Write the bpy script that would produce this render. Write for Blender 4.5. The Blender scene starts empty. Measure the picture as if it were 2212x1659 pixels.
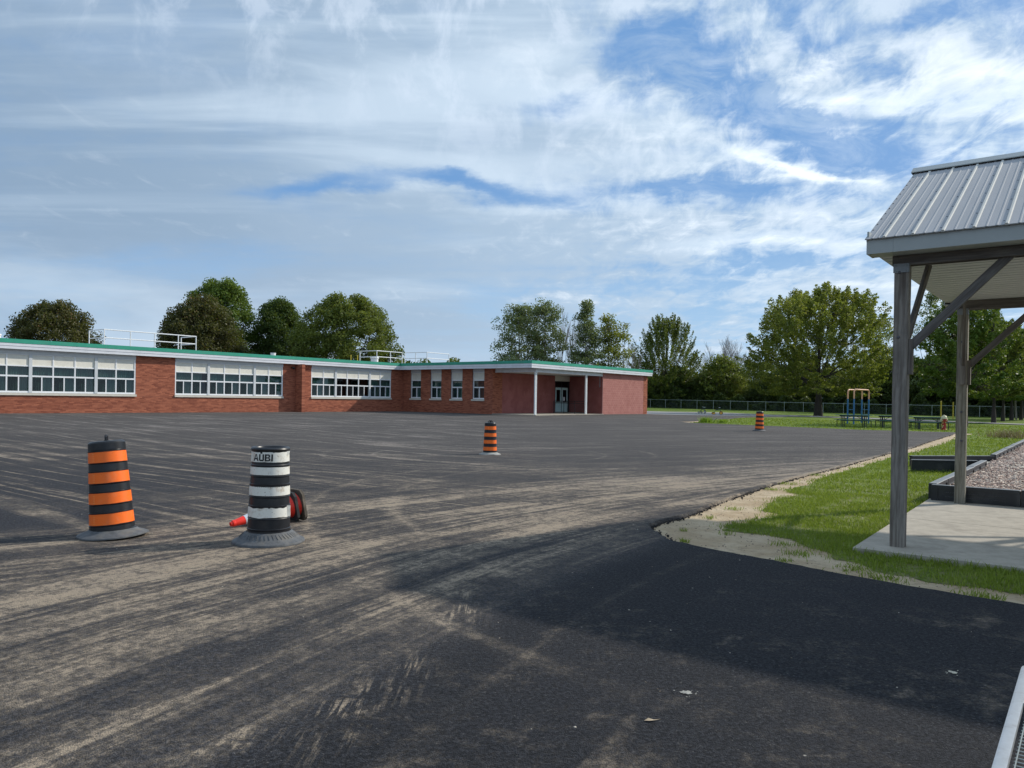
import bpy, bmesh, math, random
import numpy as np
from mathutils import Vector, Matrix
from mathutils.geometry import delaunay_2d_cdt

scene = bpy.context.scene
COL = scene.collection
rad = math.radians

# ------------------------------------------------------------------ camera
cam_d = bpy.data.cameras.new('camera')
cam = bpy.data.objects.new('camera', cam_d); COL.objects.link(cam)
cam_d.sensor_width = 36; cam_d.lens = 26.8535
cam_d.clip_start = 0.05; cam_d.clip_end = 4000
cam_d.shift_y = 0.0199
_p, _r = rad(-0.4), rad(0.85)
_f = Vector((0, math.cos(_p), math.sin(_p))); _rt = Vector((1, 0, 0)); _up = _rt.cross(_f)
_r2 = math.cos(_r)*_rt + math.sin(_r)*_up
_u2 = -math.sin(_r)*_rt + math.cos(_r)*_up
_m = Matrix((_r2, _u2, -_f)).transposed().to_4x4(); _m.translation = (0, 0, 1.55)
cam.matrix_world = _m
scene.camera = cam

# ------------------------------------------------------------------ light
SUN_EL = rad(33.0)
SUN_AZ = Vector((0.92, 0.392, 0)).normalized()          # horizontal direction towards the sun
sun_d = bpy.data.lights.new('sun', 'SUN'); sun = bpy.data.objects.new('sun', sun_d); COL.objects.link(sun)
sun_d.energy = 3.4; sun_d.angle = rad(1.1); sun_d.color = (1.0, 0.93, 0.82)
_sd = Vector((SUN_AZ.x*math.cos(SUN_EL), SUN_AZ.y*math.cos(SUN_EL), math.sin(SUN_EL)))
sun.rotation_euler = _sd.to_track_quat('Z', 'Y').to_euler()
scene.view_settings.view_transform = 'Standard'; scene.view_settings.look = 'None'
scene.view_settings.gamma = 1; scene.view_settings.exposure = 0.22
scene.view_settings.use_curve_mapping = False
scene.cycles.max_bounces = 6; scene.cycles.transparent_max_bounces = 12

def N(nt, typ, **kw):
    n = nt.nodes.new(typ)
    for k, v in kw.items():
        if k.startswith('i_'):
            key = k[2:]
            key = int(key) if key.isdigit() else key.replace('_', ' ')
            s = n.inputs[key]
            if isinstance(v, bpy.types.NodeSocket): nt.links.new(v, s)
            else: s.default_value = v
        else: setattr(n, k, v)
    return n
def M2(nt, op, a, b=0.0, c=None, clamp=False):
    n = nt.nodes.new('ShaderNodeMath'); n.operation = op; n.use_clamp = clamp
    for i, v in enumerate((a, b, c)):
        if v is None: continue
        if isinstance(v, bpy.types.NodeSocket): nt.links.new(v, n.inputs[i])
        else: n.inputs[i].default_value = v
    return n.outputs[0]
def MIX(nt, fac, a, b, blend='MIX'):
    n = nt.nodes.new('ShaderNodeMix'); n.data_type = 'RGBA'; n.blend_type = blend; n.clamp_factor = True
    for s, v in ((n.inputs[0], fac), (n.inputs[6], a), (n.inputs[7], b)):
        if isinstance(v, bpy.types.NodeSocket): nt.links.new(v, s)
        else: s.default_value = v if not isinstance(v, tuple) or len(v) == 4 else (*v, 1)
    return n.outputs[2]
def SS(nt, x, a, b, lo=0.0, hi=1.0):
    n = nt.nodes.new('ShaderNodeMapRange'); n.interpolation_type = 'SMOOTHSTEP'
    nt.links.new(x, n.inputs[0]); n.inputs[1].default_value = a; n.inputs[2].default_value = b
    n.inputs[3].default_value = lo; n.inputs[4].default_value = hi
    return n.outputs[0]
def CMB(nt, x, y, z=0.0):
    n = nt.nodes.new('ShaderNodeCombineXYZ')
    for i, v in enumerate((x, y, z)):
        if isinstance(v, bpy.types.NodeSocket): nt.links.new(v, n.inputs[i])
        else: n.inputs[i].default_value = v
    return n.outputs[0]
def NOISE(nt, vec, scale=1.0, detail=4.0, rough=0.5, dist=0.0, out='Fac'):
    n = nt.nodes.new('ShaderNodeTexNoise'); nt.links.new(vec, n.inputs['Vector'])
    n.inputs['Scale'].default_value = scale; n.inputs['Detail'].default_value = detail
    n.inputs['Roughness'].default_value = rough; n.inputs['Distortion'].default_value = dist
    return n.outputs[out]

# ------------------------------------------------------------------ sky
world = bpy.data.worlds.new('World'); scene.world = world; world.use_nodes = True
wt = world.node_tree; wt.nodes.clear()
sky = N(wt, 'ShaderNodeTexSky', sky_type='NISHITA', sun_disc=False)
sky.sun_elevation = SUN_EL; sky.sun_rotation = math.atan2(SUN_AZ.x, SUN_AZ.y)
sky.air_density = 1.0; sky.dust_density = 1.2; sky.ozone_density = 2.0
tc = N(wt, 'ShaderNodeTexCoord')
sep = N(wt, 'ShaderNodeSeparateXYZ', i_0=tc.outputs['Generated'])
ay = M2(wt, 'MAXIMUM', M2(wt, 'ABSOLUTE', sep.outputs[1]), 0.22)
SX = M2(wt, 'DIVIDE', sep.outputs[0], ay)                 # azimuth-like
SY = M2(wt, 'DIVIDE', sep.outputs[2], ay)                 # elevation-like
zz = M2(wt, 'MAXIMUM', M2(wt, 'ADD', sep.outputs[2], 0.09), 0.03)
PX = M2(wt, 'DIVIDE', sep.outputs[0], zz); PY = M2(wt, 'DIVIDE', sep.outputs[1], zz)
PV = CMB(wt, PX, PY, 0.0)                                  # a cloud layer high above the ground
def blob(cx, cy, rx, ry, ang=0.0, amp=1.0):
    c, s = math.cos(ang), math.sin(ang)
    dx = M2(wt, 'SUBTRACT', WX, cx); dy = M2(wt, 'SUBTRACT', WY, cy)
    a = M2(wt, 'DIVIDE', M2(wt, 'ADD', M2(wt, 'MULTIPLY', dx, c), M2(wt, 'MULTIPLY', dy, s)), rx)
    b = M2(wt, 'DIVIDE', M2(wt, 'SUBTRACT', M2(wt, 'MULTIPLY', dy, c), M2(wt, 'MULTIPLY', dx, s)), ry)
    d = M2(wt, 'ADD', M2(wt, 'MULTIPLY', a, a), M2(wt, 'MULTIPLY', b, b))
    return M2(wt, 'MULTIPLY', M2(wt, 'EXPONENT', M2(wt, 'MULTIPLY', d, -1.0)), amp)
# warped coordinates for ragged outlines
SV = CMB(wt, SX, M2(wt, 'MULTIPLY', SY, 2.2), 0.0)
nw = N(wt, 'ShaderNodeTexNoise', i_Vector=SV, i_Scale=3.4, i_Detail=9.0, i_Roughness=0.60)
nws = N(wt, 'ShaderNodeSeparateXYZ', i_0=nw.outputs['Color'])
WX = M2(wt, 'ADD', SX, M2(wt, 'MULTIPLY', M2(wt, 'SUBTRACT', nws.outputs[0], 0.5), 0.26))
WY = M2(wt, 'ADD', SY, M2(wt, 'MULTIPLY', M2(wt, 'SUBTRACT', nws.outputs[1], 0.5), 0.11))
def PXc(u): return (u-1106)/1650.0
def PYc(v): return (862-v)/1650.0
gaps = [  # holes in the cloud sheet: centre, radii, turn, strength
    (690, 408, 150, 24, 0.02, 0.80), (960, 408, 130, 17, -0.12, 0.80), (1150, 440, 110, 20, -0.1, 0.5),
    (1215, 218, 110, 34, 0.05, 0.62), (1560, 180, 230, 80, -0.45, 0.55), (1780, 260, 150, 50, -0.3, 0.55),
    (1900, 330, 160, 40, 0.0, 0.45), (1350, 105, 110, 60, 0.5, 0.5), (1480, 395, 230, 30, 0.08, 0.55),
    (1620, 570, 200, 22, 0.05, 0.65), (1400, 620, 260, 20, 0.0, 0.35), (1080, 655, 240, 26, 0.03, 0.45),
    (330, 590, 330, 42, 0.05, 0.34), (120, 690, 260, 60, 0, 0.28), (1750, 60, 130, 40, -0.5, 0.4), (1990, 30, 110, 26, 0.3, 0.4),
    (1650, 690, 260, 40, 0, 0.25)]
brights = [
    (2070, 130, 190, 75, 0.22, 0.75), (2180, 240, 130, 30, 0.1, 0.4), (1160, 125, 170, 80, -0.5, 0.35), (1500, 285, 260, 60, -0.22, 0.35),
    (1730, 345, 190, 13, -0.2, 0.8), (1300, 330, 320, 40, -0.25, 0.2), (820, 430, 200, 24, -0.05, 0.3), (1300, 480, 300, 36, 0.0, 0.35),
    (1640, 520, 220, 12, 0.03, 0.55), (1800, 460, 180, 35, 0.0, 0.4), (1880, 600, 230, 30, 0.02, 0.4), (1200, 655, 110, 9, 0.0, 0.5),
    (900, 225, 300, 40, -0.3, 0.22), (1650, 60, 200, 60, -0.3, 0.3), (1820, 190, 70, 14, 0.1, 0.5), (850, 670, 120, 30, 0.1, 0.3),
    (1780, 130, 90, 30, 0.3, 0.45)]
def total(lst):
    s = None
    for (u, v, ru, rv, ang, amp) in lst:
        o = blob(PXc(u), PYc(v), ru/1650.0, rv/1650.0, ang, amp)
        s = o if s is None else M2(wt, 'ADD', s, o)
    return s
gap = total(gaps); bri = total(brights)
# fine fibres in the cloud layer, drawn out along its drift
rotv = N(wt, 'ShaderNodeMapping', i_0=PV); rotv.inputs['Rotation'].default_value = (0, 0, rad(32)); rotv.inputs['Scale'].default_value = (0.5, 1.5, 1)
fib = NOISE(wt, rotv.outputs[0], 2.1, 8.0, 0.60, 0.35)
fib2 = NOISE(wt, PV, 0.8, 4.0, 0.5, 0.2)
rotr = N(wt, 'ShaderNodeMapping', i_0=PV); rotr.inputs['Rotation'].default_value = (0, 0, rad(-25)); rotr.inputs['Scale'].default_value = (1.6, 0.8, 1)
rip = NOISE(wt, rotr.outputs[0], 5.5, 6.0, 0.62, 0.6)
mott = NOISE(wt, SV, 2.3, 5.0, 0.55)
drm = N(wt, 'ShaderNodeMapping', i_0=SV); drm.inputs['Rotation'].default_value = (0, 0, rad(24)); drm.inputs['Scale'].default_value = (1.0, 3.4, 1)
dr1 = NOISE(wt, drm.outputs[0], 1.3, 6.0, 0.52, 0.5)
drm2 = N(wt, 'ShaderNodeMapping', i_0=SV); drm2.inputs['Rotation'].default_value = (0, 0, rad(-38)); drm2.inputs['Scale'].default_value = (3.0, 1.0, 1)
dr2 = NOISE(wt, drm2.outputs[0], 4.5, 9.0, 0.62, 0.4)
rip2 = M2(wt, 'MULTIPLY', SS(wt, dr2, 0.46, 0.64), SS(wt, M2(wt, 'ADD', SY, M2(wt, 'MULTIPLY', SX, 0.35)), 0.20, 0.42))
right = SS(wt, SX, -0.12, 0.35)
ripa = M2(wt, 'MULTIPLY', M2(wt, 'SUBTRACT', rip, 0.5), M2(wt, 'MULTIPLY_ADD', right, 1.7, 0.2))
cov = M2(wt, 'ADD', 0.92, M2(wt, 'MULTIPLY', M2(wt, 'SUBTRACT', fib, 0.5), M2(wt, 'MULTIPLY_ADD', right, 0.6, 0.8)))
cov = M2(wt, 'ADD', cov, M2(wt, 'MULTIPLY', M2(wt, 'SUBTRACT', fib2, 0.5), 0.7))
cov = M2(wt, 'ADD', cov, ripa)
cov = M2(wt, 'SUBTRACT', cov, M2(wt, 'MULTIPLY', right, 0.22))
cov = M2(wt, 'SUBTRACT', cov, gap)
cov = M2(wt, 'ADD', cov, M2(wt, 'MULTIPLY', bri, 0.8))
cov = M2(wt, 'ADD', cov, M2(wt, 'MULTIPLY', M2(wt, 'SUBTRACT', dr1, 0.5), 0.7))
cov = M2(wt, 'ADD', cov, M2(wt, 'MULTIPLY', M2(wt, 'SUBTRACT', dr2, 0.5), M2(wt, 'MULTIPLY_ADD', right, 1.1, 0.25)))
veil = M2(wt, 'MULTIPLY', SS(wt, NOISE(wt, SV, 9.0, 7, 0.66, 0.6), 0.40, 0.66), SS(wt, SY, 0.18, 0.45, 0.18, 0.55))
cmask = M2(wt, 'MAXIMUM', SS(wt, cov, 0.10, 0.98), M2(wt, 'MULTIPLY', veil, right))
# thick cloud colour: greyer to the left, brighter towards the sun
sunward = SS(wt, SX, -0.75, 0.75)
ccol = MIX(wt, sunward, (2.0, 2.85, 3.95), (4.2, 5.35, 6.6))
ccol = MIX(wt, M2(wt, 'MULTIPLY', SS(wt, mott, 0.42, 0.66), 0.35), ccol, (3.3, 4.2, 5.35))
ccol = MIX(wt, M2(wt, 'MULTIPLY', SS(wt, dr1, 0.44, 0.66), 0.62), ccol, MIX(wt, sunward, (4.4, 5.4, 6.45), (6.4, 7.4, 8.4)))
ccol = MIX(wt, M2(wt, 'MULTIPLY', rip2, 0.45), ccol, (5.8, 6.6, 7.7))
wisp = SS(wt, M2(wt, 'ADD', M2(wt, 'ADD', bri, M2(wt, 'MULTIPLY', M2(wt, 'SUBTRACT', rip, 0.5), 1.6)), M2(wt, 'MULTIPLY', M2(wt, 'SUBTRACT', fib, 0.5), 1.3)), 0.12, 1.05)
ccol = MIX(wt, M2(wt, 'MULTIPLY', wisp, M2(wt, 'MULTIPLY_ADD', right, 0.62, 0.26)), ccol, (7.9, 8.5, 9.1))
# blue between the clouds: deeper than the haze-free sky model towards the top
skyc = MIX(wt, 0.80, sky.outputs[0], (1.05, 2.45, 4.9))
elev = SS(wt, SY, 0.0, 0.30)
base = MIX(wt, elev, (3.1, 4.7, 6.4), skyc)
allc = MIX(wt, cmask, base, ccol)
low = SS(wt, SY, -0.02, 0.10, 0.55, 0.0)
allc = MIX(wt, low, allc, (4.6, 5.6, 6.7))
bg = N(wt, 'ShaderNodeBackground', i_Color=allc, i_Strength=0.12)
wo = N(wt, 'ShaderNodeOutputWorld', i_Surface=bg.outputs[0])

# ------------------------------------------------------------------ terrain
TP = np.array([(0,0,0),(-4.3,8.3,0),(-2.6,8.1,0),(4.2,8.3,0),(7,12,0),(10,14,0),(-8,4,0),(5,3,0),(-.7,24.5,-.25),(12.9,40,.05),(-27,40.5,.35),(-18,52,.35),(-9.3,64.7,.36),(1.5,56.4,.33),(12.5,71,.34),(25,139,.40),(61,111,.07),(23,45,.06),(-15,20,.02),(-30,20,.2),(10,25,-.03),(22,25,.0),(15,85,.2),(38,92,.1),(-60,60,.4),(-60,140,.5),(0,160,.5),(90,160,.2),(90,60,.0),(60,20,0),(-60,0,.2),(0,-40,0),(60,-40,0),(-60,-40,0)], float)
def _phi(r): return np.sqrt(r*r+64.0)
_n = len(TP); _D = np.hypot(TP[:, None, 0]-TP[None, :, 0], TP[:, None, 1]-TP[None, :, 1])
_A = np.zeros((_n+1, _n+1)); _A[:_n, :_n] = _phi(_D); _A[:_n, _n] = 1; _A[_n, :_n] = 1
_S = np.linalg.solve(_A, np.append(TP[:, 2], 0))
def terr(x, y):
    x = np.asarray(x, float); y = np.asarray(y, float)
    r = np.hypot(x[..., None]-TP[:, 0], y[..., None]-TP[:, 1])
    return _phi(r)@_S[:_n]+_S[_n]
def tz(x, y): return float(terr(np.array(x), np.array(y)))

# ------------------------------------------------------------------ helpers
def tag(o, label=None, cat=None, group=None, kind=None):
    if label: o['label'] = label
    if cat: o['category'] = cat
    if group: o['group'] = group
    if kind: o['kind'] = kind
    return o
def empty(name, loc, rz=0.0, label=None, cat=None, group=None):
    o = bpy.data.objects.new(name, None); COL.objects.link(o)
    o.location = loc; o.rotation_euler = (0, 0, rz); o.empty_display_size = 0.2
    return tag(o, label, cat, group)
def copy_tree(o, parent=None):
    c = o.copy(); COL.objects.link(c); c.parent = parent
    for ch in o.children: copy_tree(ch, c)
    return c
class MB:
    def __init__(s): s.v = []; s.f = []; s.t = []; s.tone = 0.5; s.smooth = False
    def add(s, vs, fs):
        b = len(s.v); s.v += [tuple(p) for p in vs]
        for f in fs: s.f.append([b+i for i in f]); s.t.append(s.tone)
    def box(s, x0, x1, y0, y1, z0, z1, M=None, skip=()):
        vs = [Vector(p) for p in ((x0,y0,z0),(x1,y0,z0),(x1,y1,z0),(x0,y1,z0),(x0,y0,z1),(x1,y0,z1),(x1,y1,z1),(x0,y1,z1))]
        if M is not None: vs = [M@p for p in vs]
        fs = {'b': (0,3,2,1), 't': (4,5,6,7), '-y': (0,1,5,4), '+x': (1,2,6,5), '+y': (2,3,7,6), '-x': (3,0,4,7)}
        s.add(vs, [f for k, f in fs.items() if k not in skip])
    def cbox(s, x0, x1, y0, y1, z0, z1, c=0.01, M=None):   # box with chamfered vertical edges and top
        poly = [(x0+c,y0),(x1-c,y0),(x1,y0+c),(x1,y1-c),(x1-c,y1),(x0+c,y1),(x0,y1-c),(x0,y0+c)]
        cx, cy = (x0+x1)/2, (y0+y1)/2
        top = [(cx+(px-cx)*(1-2*c/(x1-x0)), cy+(py-cy)*(1-2*c/(y1-y0))) for px, py in poly]
        rings = [[(px,py,z0) for px, py in poly], [(px,py,z1-c) for px, py in poly], [(px,py,z1) for px, py in top]]
        vs = [Vector(p) for r in rings for p in r]
        if M is not None: vs = [M@p for p in vs]
        fs = [tuple(range(7,-1,-1)), tuple(range(16,24))]
        for k in range(2):
            for i in range(8): fs.append((k*8+i, k*8+(i+1)%8, k*8+8+(i+1)%8, k*8+8+i))
        s.add(vs, fs)
    def prism(s, poly, z0, z1, M=None):
        n = len(poly)
        vs = [Vector((x, y, z0)) for x, y in poly]+[Vector((x, y, z1)) for x, y in poly]
        if M is not None: vs = [M@p for p in vs]
        s.add(vs, [tuple(range(n-1,-1,-1)), tuple(range(n,2*n))]+[(i,(i+1)%n,n+(i+1)%n,n+i) for i in range(n)])
    def tube(s, pts, r, n=8, cap=True, M=None):
        pts = [Vector(p) for p in pts]; m = len(pts)
        rs = r if isinstance(r, (list, tuple)) else [r]*m
        vs = []; prev = None
        for i, p in enumerate(pts):
            d = (pts[min(i+1, m-1)]-pts[max(i-1, 0)]).normalized()
            if prev is None:
                a = d.orthogonal().normalized()
            else:
                a = (prev-d*prev.dot(d)).normalized()
            prev = a; b = d.cross(a)
            for k in range(n):
                t = 2*math.pi*k/n; q = p+(a*math.cos(t)+b*math.sin(t))*rs[i]
                vs.append(M@q if M is not None else q)
        fs = []
        for i in range(m-1):
            for k in range(n): fs.append((i*n+k, i*n+(k+1)%n, (i+1)*n+(k+1)%n, (i+1)*n+k))
        if cap: fs += [tuple(range(n-1,-1,-1)), tuple(range((m-1)*n, m*n))]
        s.add(vs, fs)
    def lathe(s, prof, n=32, M=None, jit=None, close=False):
        vs = []
        for j, (r, z) in enumerate(prof):
            for k in range(n):
                t = 2*math.pi*k/n
                dz = jit(j, t) if jit else 0
                q = Vector((r*math.cos(t), r*math.sin(t), z+dz)); vs.append(M@q if M is not None else q)
        fs = []
        m = len(prof)
        for j in range(m-1):
            for k in range(n): fs.append((j*n+k, j*n+(k+1)%n, (j+1)*n+(k+1)%n, (j+1)*n+k))
        if close:
            for k in range(n): fs.append(((m-1)*n+k, (m-1)*n+(k+1)%n, (k+1)%n, k))
        s.add(vs, fs)
    def build(s, name, mat, parent=None, smooth=None, loc=None, rz=None, share=None):
        me = bpy.data.meshes.new(name); me.from_pydata([tuple(v) for v in s.v], [], s.f); me.materials.append(mat)
        if len(set(s.t)) > 1 or s.tone != 0.5:
            at = me.attributes.new('tone', 'FLOAT', 'FACE'); at.data.foreach_set('value', s.t)
        me.update()
        if smooth is not None:
            me.polygons.foreach_set('use_smooth', [True]*len(me.polygons))
            try: me.set_sharp_from_angle(angle=rad(smooth))
            except Exception: pass
        o = bpy.data.objects.new(name, me); COL.objects.link(o); o.parent = parent
        if loc is not None: o.location = loc
        if rz is not None: o.rotation_euler = (0, 0, rz)
        return o
def link(name, me, parent=None, loc=None, rot=None, scale=None):
    o = bpy.data.objects.new(name, me); COL.objects.link(o); o.parent = parent
    if loc is not None: o.location = loc
    if rot is not None: o.rotation_euler = rot
    if scale is not None: o.scale = scale
    return o
def np_mesh(name, V, F, mat, tone=None):
    k = F.shape[1]; me = bpy.data.meshes.new(name)
    me.vertices.add(len(V)); me.vertices.foreach_set('co', V.astype(np.float32).ravel())
    me.loops.add(F.size); me.loops.foreach_set('vertex_index', F.astype(np.int32).ravel())
    me.polygons.add(len(F)); me.polygons.foreach_set('loop_start', np.arange(0, F.size, k, dtype=np.int32))
    me.polygons.foreach_set('loop_total', np.full(len(F), k, dtype=np.int32))
    if tone is not None:
        at = me.attributes.new('tone', 'FLOAT', 'FACE'); at.data.foreach_set('value', tone.astype(np.float32))
    me.update(calc_edges=True); me.materials.append(mat)
    return me
def face_dir(p, q):   # matrix with x along p->q, z up
    d = (Vector(q)-Vector(p)).normalized(); z = Vector((0,0,1)) if abs(d.z) < .99 else Vector((0,1,0))
    y = z.cross(d).normalized(); z = d.cross(y)
    m = Matrix((d, y, z)).transposed().to_4x4(); m.translation = Vector(p); return m

# ------------------------------------------------------------------ materials
MAT = {}
def mat_new(name):
    m = bpy.data.materials.new(name); m.use_nodes = True; nt = m.node_tree; nt.nodes.clear()
    out = nt.nodes.new('ShaderNodeOutputMaterial'); MAT[name] = m
    return m, nt, out
def pbr(nt, out, color, rough=0.7, metal=0.0, bump=None, bdist=0.01, bstr=0.6, spec=0.5, extra=None):
    b = nt.nodes.new('ShaderNodeBsdfPrincipled')
    for s, v in ((b.inputs['Base Color'], color), (b.inputs['Roughness'], rough), (b.inputs['Metallic'], metal)):
        if isinstance(v, bpy.types.NodeSocket): nt.links.new(v, s)
        else: s.default_value = (*v, 1) if isinstance(v, tuple) and len(v) == 3 else v
    b.inputs['Specular IOR Level'].default_value = spec
    if bump is not None:
        bn = nt.nodes.new('ShaderNodeBump'); bn.inputs['Distance'].default_value = bdist; bn.inputs['Strength'].default_value = bstr
        nt.links.new(bump, bn.inputs['Height']); nt.links.new(bn.outputs[0], b.inputs['Normal'])
    nt.links.new(b.outputs[0], out.inputs['Surface'])
    return b
def simple(name, col, rough=0.6, metal=0.0, var=0.15, scale=8.0, bump=0.0, stretch=(1,1,1), dirt=None, spec=0.5):
    m, nt, out = mat_new(name)
    tcn = nt.nodes.new('ShaderNodeTexCoord')
    mp = N(nt, 'ShaderNodeMapping', i_0=tcn.outputs['Object']); mp.inputs['Scale'].default_value = stretch
    n1 = NOISE(nt, mp.outputs[0], scale, 6, 0.6)
    n2 = NOISE(nt, mp.outputs[0], scale*6, 3, 0.6)
    f = M2(nt, 'MULTIPLY_ADD', n1, 0.7, M2(nt, 'MULTIPLY', n2, 0.3))
    lo = tuple(c*(1-var) for c in col); hi = tuple(min(1, c*(1+var)) for c in col)
    c = MIX(nt, SS(nt, f, 0.3, 0.7), lo, hi)
    if dirt:
        c = MIX(nt, M2(nt, 'MULTIPLY', SS(nt, NOISE(nt, tcn.outputs['Object'], dirt[2], 6, 0.65), 0.5, 0.72), dirt[1]), c, dirt[0])
    pbr(nt, out, c, rough, metal, f if bump else None, bump, 0.8, spec)
    return m
TONE = lambda nt: N(nt, 'ShaderNodeAttribute', attribute_name='tone').outputs['Fac']

def tuple_scale(nt, col, k):
    v = N(nt, 'ShaderNodeVectorMath', operation='SCALE', i_0=col); v.inputs['Scale'].default_value = k
    return v.outputs[0]
def asphalt():
    m, nt, out = mat_new('asphalt')
    g = nt.nodes.new('ShaderNodeNewGeometry'); pos = g.outputs['Position']
    s = N(nt, 'ShaderNodeSeparateXYZ', i_0=pos); X, Y = s.outputs[0], s.outputs[1]
    flat = CMB(nt, X, Y, 0)
    # slow warp so that tracks wander
    wv = N(nt, 'ShaderNodeTexNoise', i_Vector=flat, i_Scale=0.13, i_Detail=2.0)
    ws = N(nt, 'ShaderNodeSeparateXYZ', i_0=wv.outputs['Color'])
    Xw = M2(nt, 'ADD', X, M2(nt, 'MULTIPLY_ADD', ws.outputs[0], 0.6, -0.3)); Yw = M2(nt, 'ADD', Y, M2(nt, 'MULTIPLY_ADD', ws.outputs[1], 0.6, -0.3))
    def polar(cx, cy, R):
        dx = M2(nt, 'SUBTRACT', Xw, cx); dy = M2(nt, 'SUBTRACT', Yw, cy)
        r = M2(nt, 'SQRT', M2(nt, 'ADD', M2(nt, 'MULTIPLY', dx, dx), M2(nt, 'MULTIPLY', dy, dy)))
        a = M2(nt, 'MULTIPLY', M2(nt, 'ARCTAN2', dy, dx), R)
        return r, a
    def streak(r, a, across, along, lo, hi, seed=0.0, det=5.0):
        return SS(nt, NOISE(nt, CMB(nt, M2(nt, 'MULTIPLY', r, across), M2(nt, 'MULTIPLY', a, along), seed), 1.0, det+3.0, 0.68, 0.15), lo, hi)
    # family 1: the dusty sweep that comes from the lower left and bends away to the right
    C1 = (23.0, -7.5); r1, a1 = polar(C1[0], C1[1], 25.0)
    s1 = streak(r1, a1, 1.7, 0.15, 0.43, 0.58, 1.0)
    s1b = streak(r1, a1, 9.0, 0.30, 0.46, 0.66, 7.0)
    band = M2(nt, 'MULTIPLY', M2(nt, 'ADD', SS(nt, r1, 27.5, 28.2, 0.0, 0.72), SS(nt, r1, 26.2, 27.3, 0.0, 0.32)), SS(nt, r1, 33.5, 29.8, 0.25, 1.0))
    band = M2(nt, 'MULTIPLY', band, SS(nt, r1, 37.0, 33.0))
    s1c = streak(r1, a1, 18.0, 0.5, 0.45, 0.60, 3.0)
    d1_ = M2(nt, 'MULTIPLY', band, M2(nt, 'MULTIPLY_ADD', s1c, 0.28, M2(nt, 'MULTIPLY_ADD', s1, 0.64, M2(nt, 'MULTIPLY_ADD', s1b, 0.48, 0.12))))
    # a single strong double track on the inner side
    def track(r, R, w, amp):
        t = M2(nt, 'DIVIDE', M2(nt, 'SUBTRACT', r, R), w)
        return M2(nt, 'MULTIPLY', M2(nt, 'EXPONENT', M2(nt, 'MULTIPLY', M2(nt, 'MULTIPLY', t, t), -1.0)), amp)
    tr = M2(nt, 'ADD', track(r1, 27.25, 0.20, 0.85), M2(nt, 'ADD', track(r1, 26.72, 0.10, 0.40), track(r1, 25.9, 0.08, 0.16)))
    tr = M2(nt, 'MULTIPLY', tr, M2(nt, 'MULTIPLY_ADD', s1b, 0.8, 0.2))
    # family 2: long scrapes running with the building, strongest on the left
    c, sn = math.cos(rad(-38)), math.sin(rad(-38))
    al = M2(nt, 'ADD', M2(nt, 'MULTIPLY', Xw, c), M2(nt, 'MULTIPLY', Yw, sn)); ac = M2(nt, 'SUBTRACT', M2(nt, 'MULTIPLY', Yw, c), M2(nt, 'MULTIPLY', Xw, sn))
    s2 = SS(nt, NOISE(nt, CMB(nt, M2(nt, 'MULTIPLY', al, 0.11), M2(nt, 'MULTIPLY', ac, 1.9), 3.0), 1.0, 6, 0.62), 0.52, 0.66)
    s2b = SS(nt, NOISE(nt, CMB(nt, M2(nt, 'MULTIPLY', al, 0.10), M2(nt, 'MULTIPLY', ac, 7.0), 13.0), 1.0, 4, 0.6), 0.56, 0.66)
    s2 = M2(nt, 'MULTIPLY', M2(nt, 'MAXIMUM', s2, s2b), SS(nt, NOISE(nt, flat, 0.8, 5, 0.65), 0.36, 0.58, 0.35, 1.1))
    m2 = M2(nt, 'MULTIPLY', SS(nt, X, 2.0, -5.0, 0.25, 1.0), SS(nt, Y, 6.0, 12.0))
    # family 3: near-parallel scrapes across the far lot
    c, sn = math.cos(rad(12)), math.sin(rad(12))
    al = M2(nt, 'ADD', M2(nt, 'MULTIPLY', Xw, c), M2(nt, 'MULTIPLY', Yw, sn)); ac = M2(nt, 'SUBTRACT', M2(nt, 'MULTIPLY', Yw, c), M2(nt, 'MULTIPLY', Xw, sn))
    s3 = SS(nt, NOISE(nt, CMB(nt, M2(nt, 'MULTIPLY', al, 0.08), M2(nt, 'MULTIPLY', ac, 0.9), 9.0), 1.0, 6, 0.65), 0.45, 0.68)
    m3 = SS(nt, Y, 10.0, 22.0)
    # rings scribed round the drain and long arcs leading to it
    r4, a4 = polar(-0.7, 24.5, 4.0)
    ring = M2(nt, 'ADD', track(r4, 3.7, 0.07, 0.5), M2(nt, 'ADD', track(r4, 5.2, 0.09, 0.35), track(r4, 0.6, 0.7, 0.35)))
    ring = M2(nt, 'MULTIPLY', ring, M2(nt, 'MULTIPLY_ADD', streak(r4, a4, 1.0, 0.35, 0.42, 0.62, 4.0), 0.85, 0.15))
    r5, a5 = polar(9.5, 13.0, 12.0)
    ring5 = M2(nt, 'MULTIPLY', M2(nt, 'ADD', track(r5, 12.6, 0.10, 0.5), track(r5, 11.4, 0.10, 0.4)), M2(nt, 'MULTIPLY', SS(nt, X, 1.0, -1.0), streak(r5, a5, 2.0, 0.2, 0.4, 0.6, 5.0)))
    # a straight pale joint line on the right half
    lj = M2(nt, 'ABSOLUTE', M2(nt, 'SUBTRACT', M2(nt, 'SUBTRACT', M2(nt, 'MULTIPLY', X, 0.80), M2(nt, 'MULTIPLY', Y, 0.60)), -5.05))
    lj = M2(nt, 'MULTIPLY', SS(nt, lj, 0.09, 0.0), M2(nt, 'MULTIPLY', SS(nt, Y, 11.0, 13.0), 0.55))
    # broad wear and granular break-up
    big = NOISE(nt, flat, 0.35, 4, 0.55); med = NOISE(nt, flat, 3.0, 5, 0.6); fine = NOISE(nt, flat, 28.0, 4, 0.7)
    r6, a6 = polar(-9.0, 12.5, 8.0)
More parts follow.
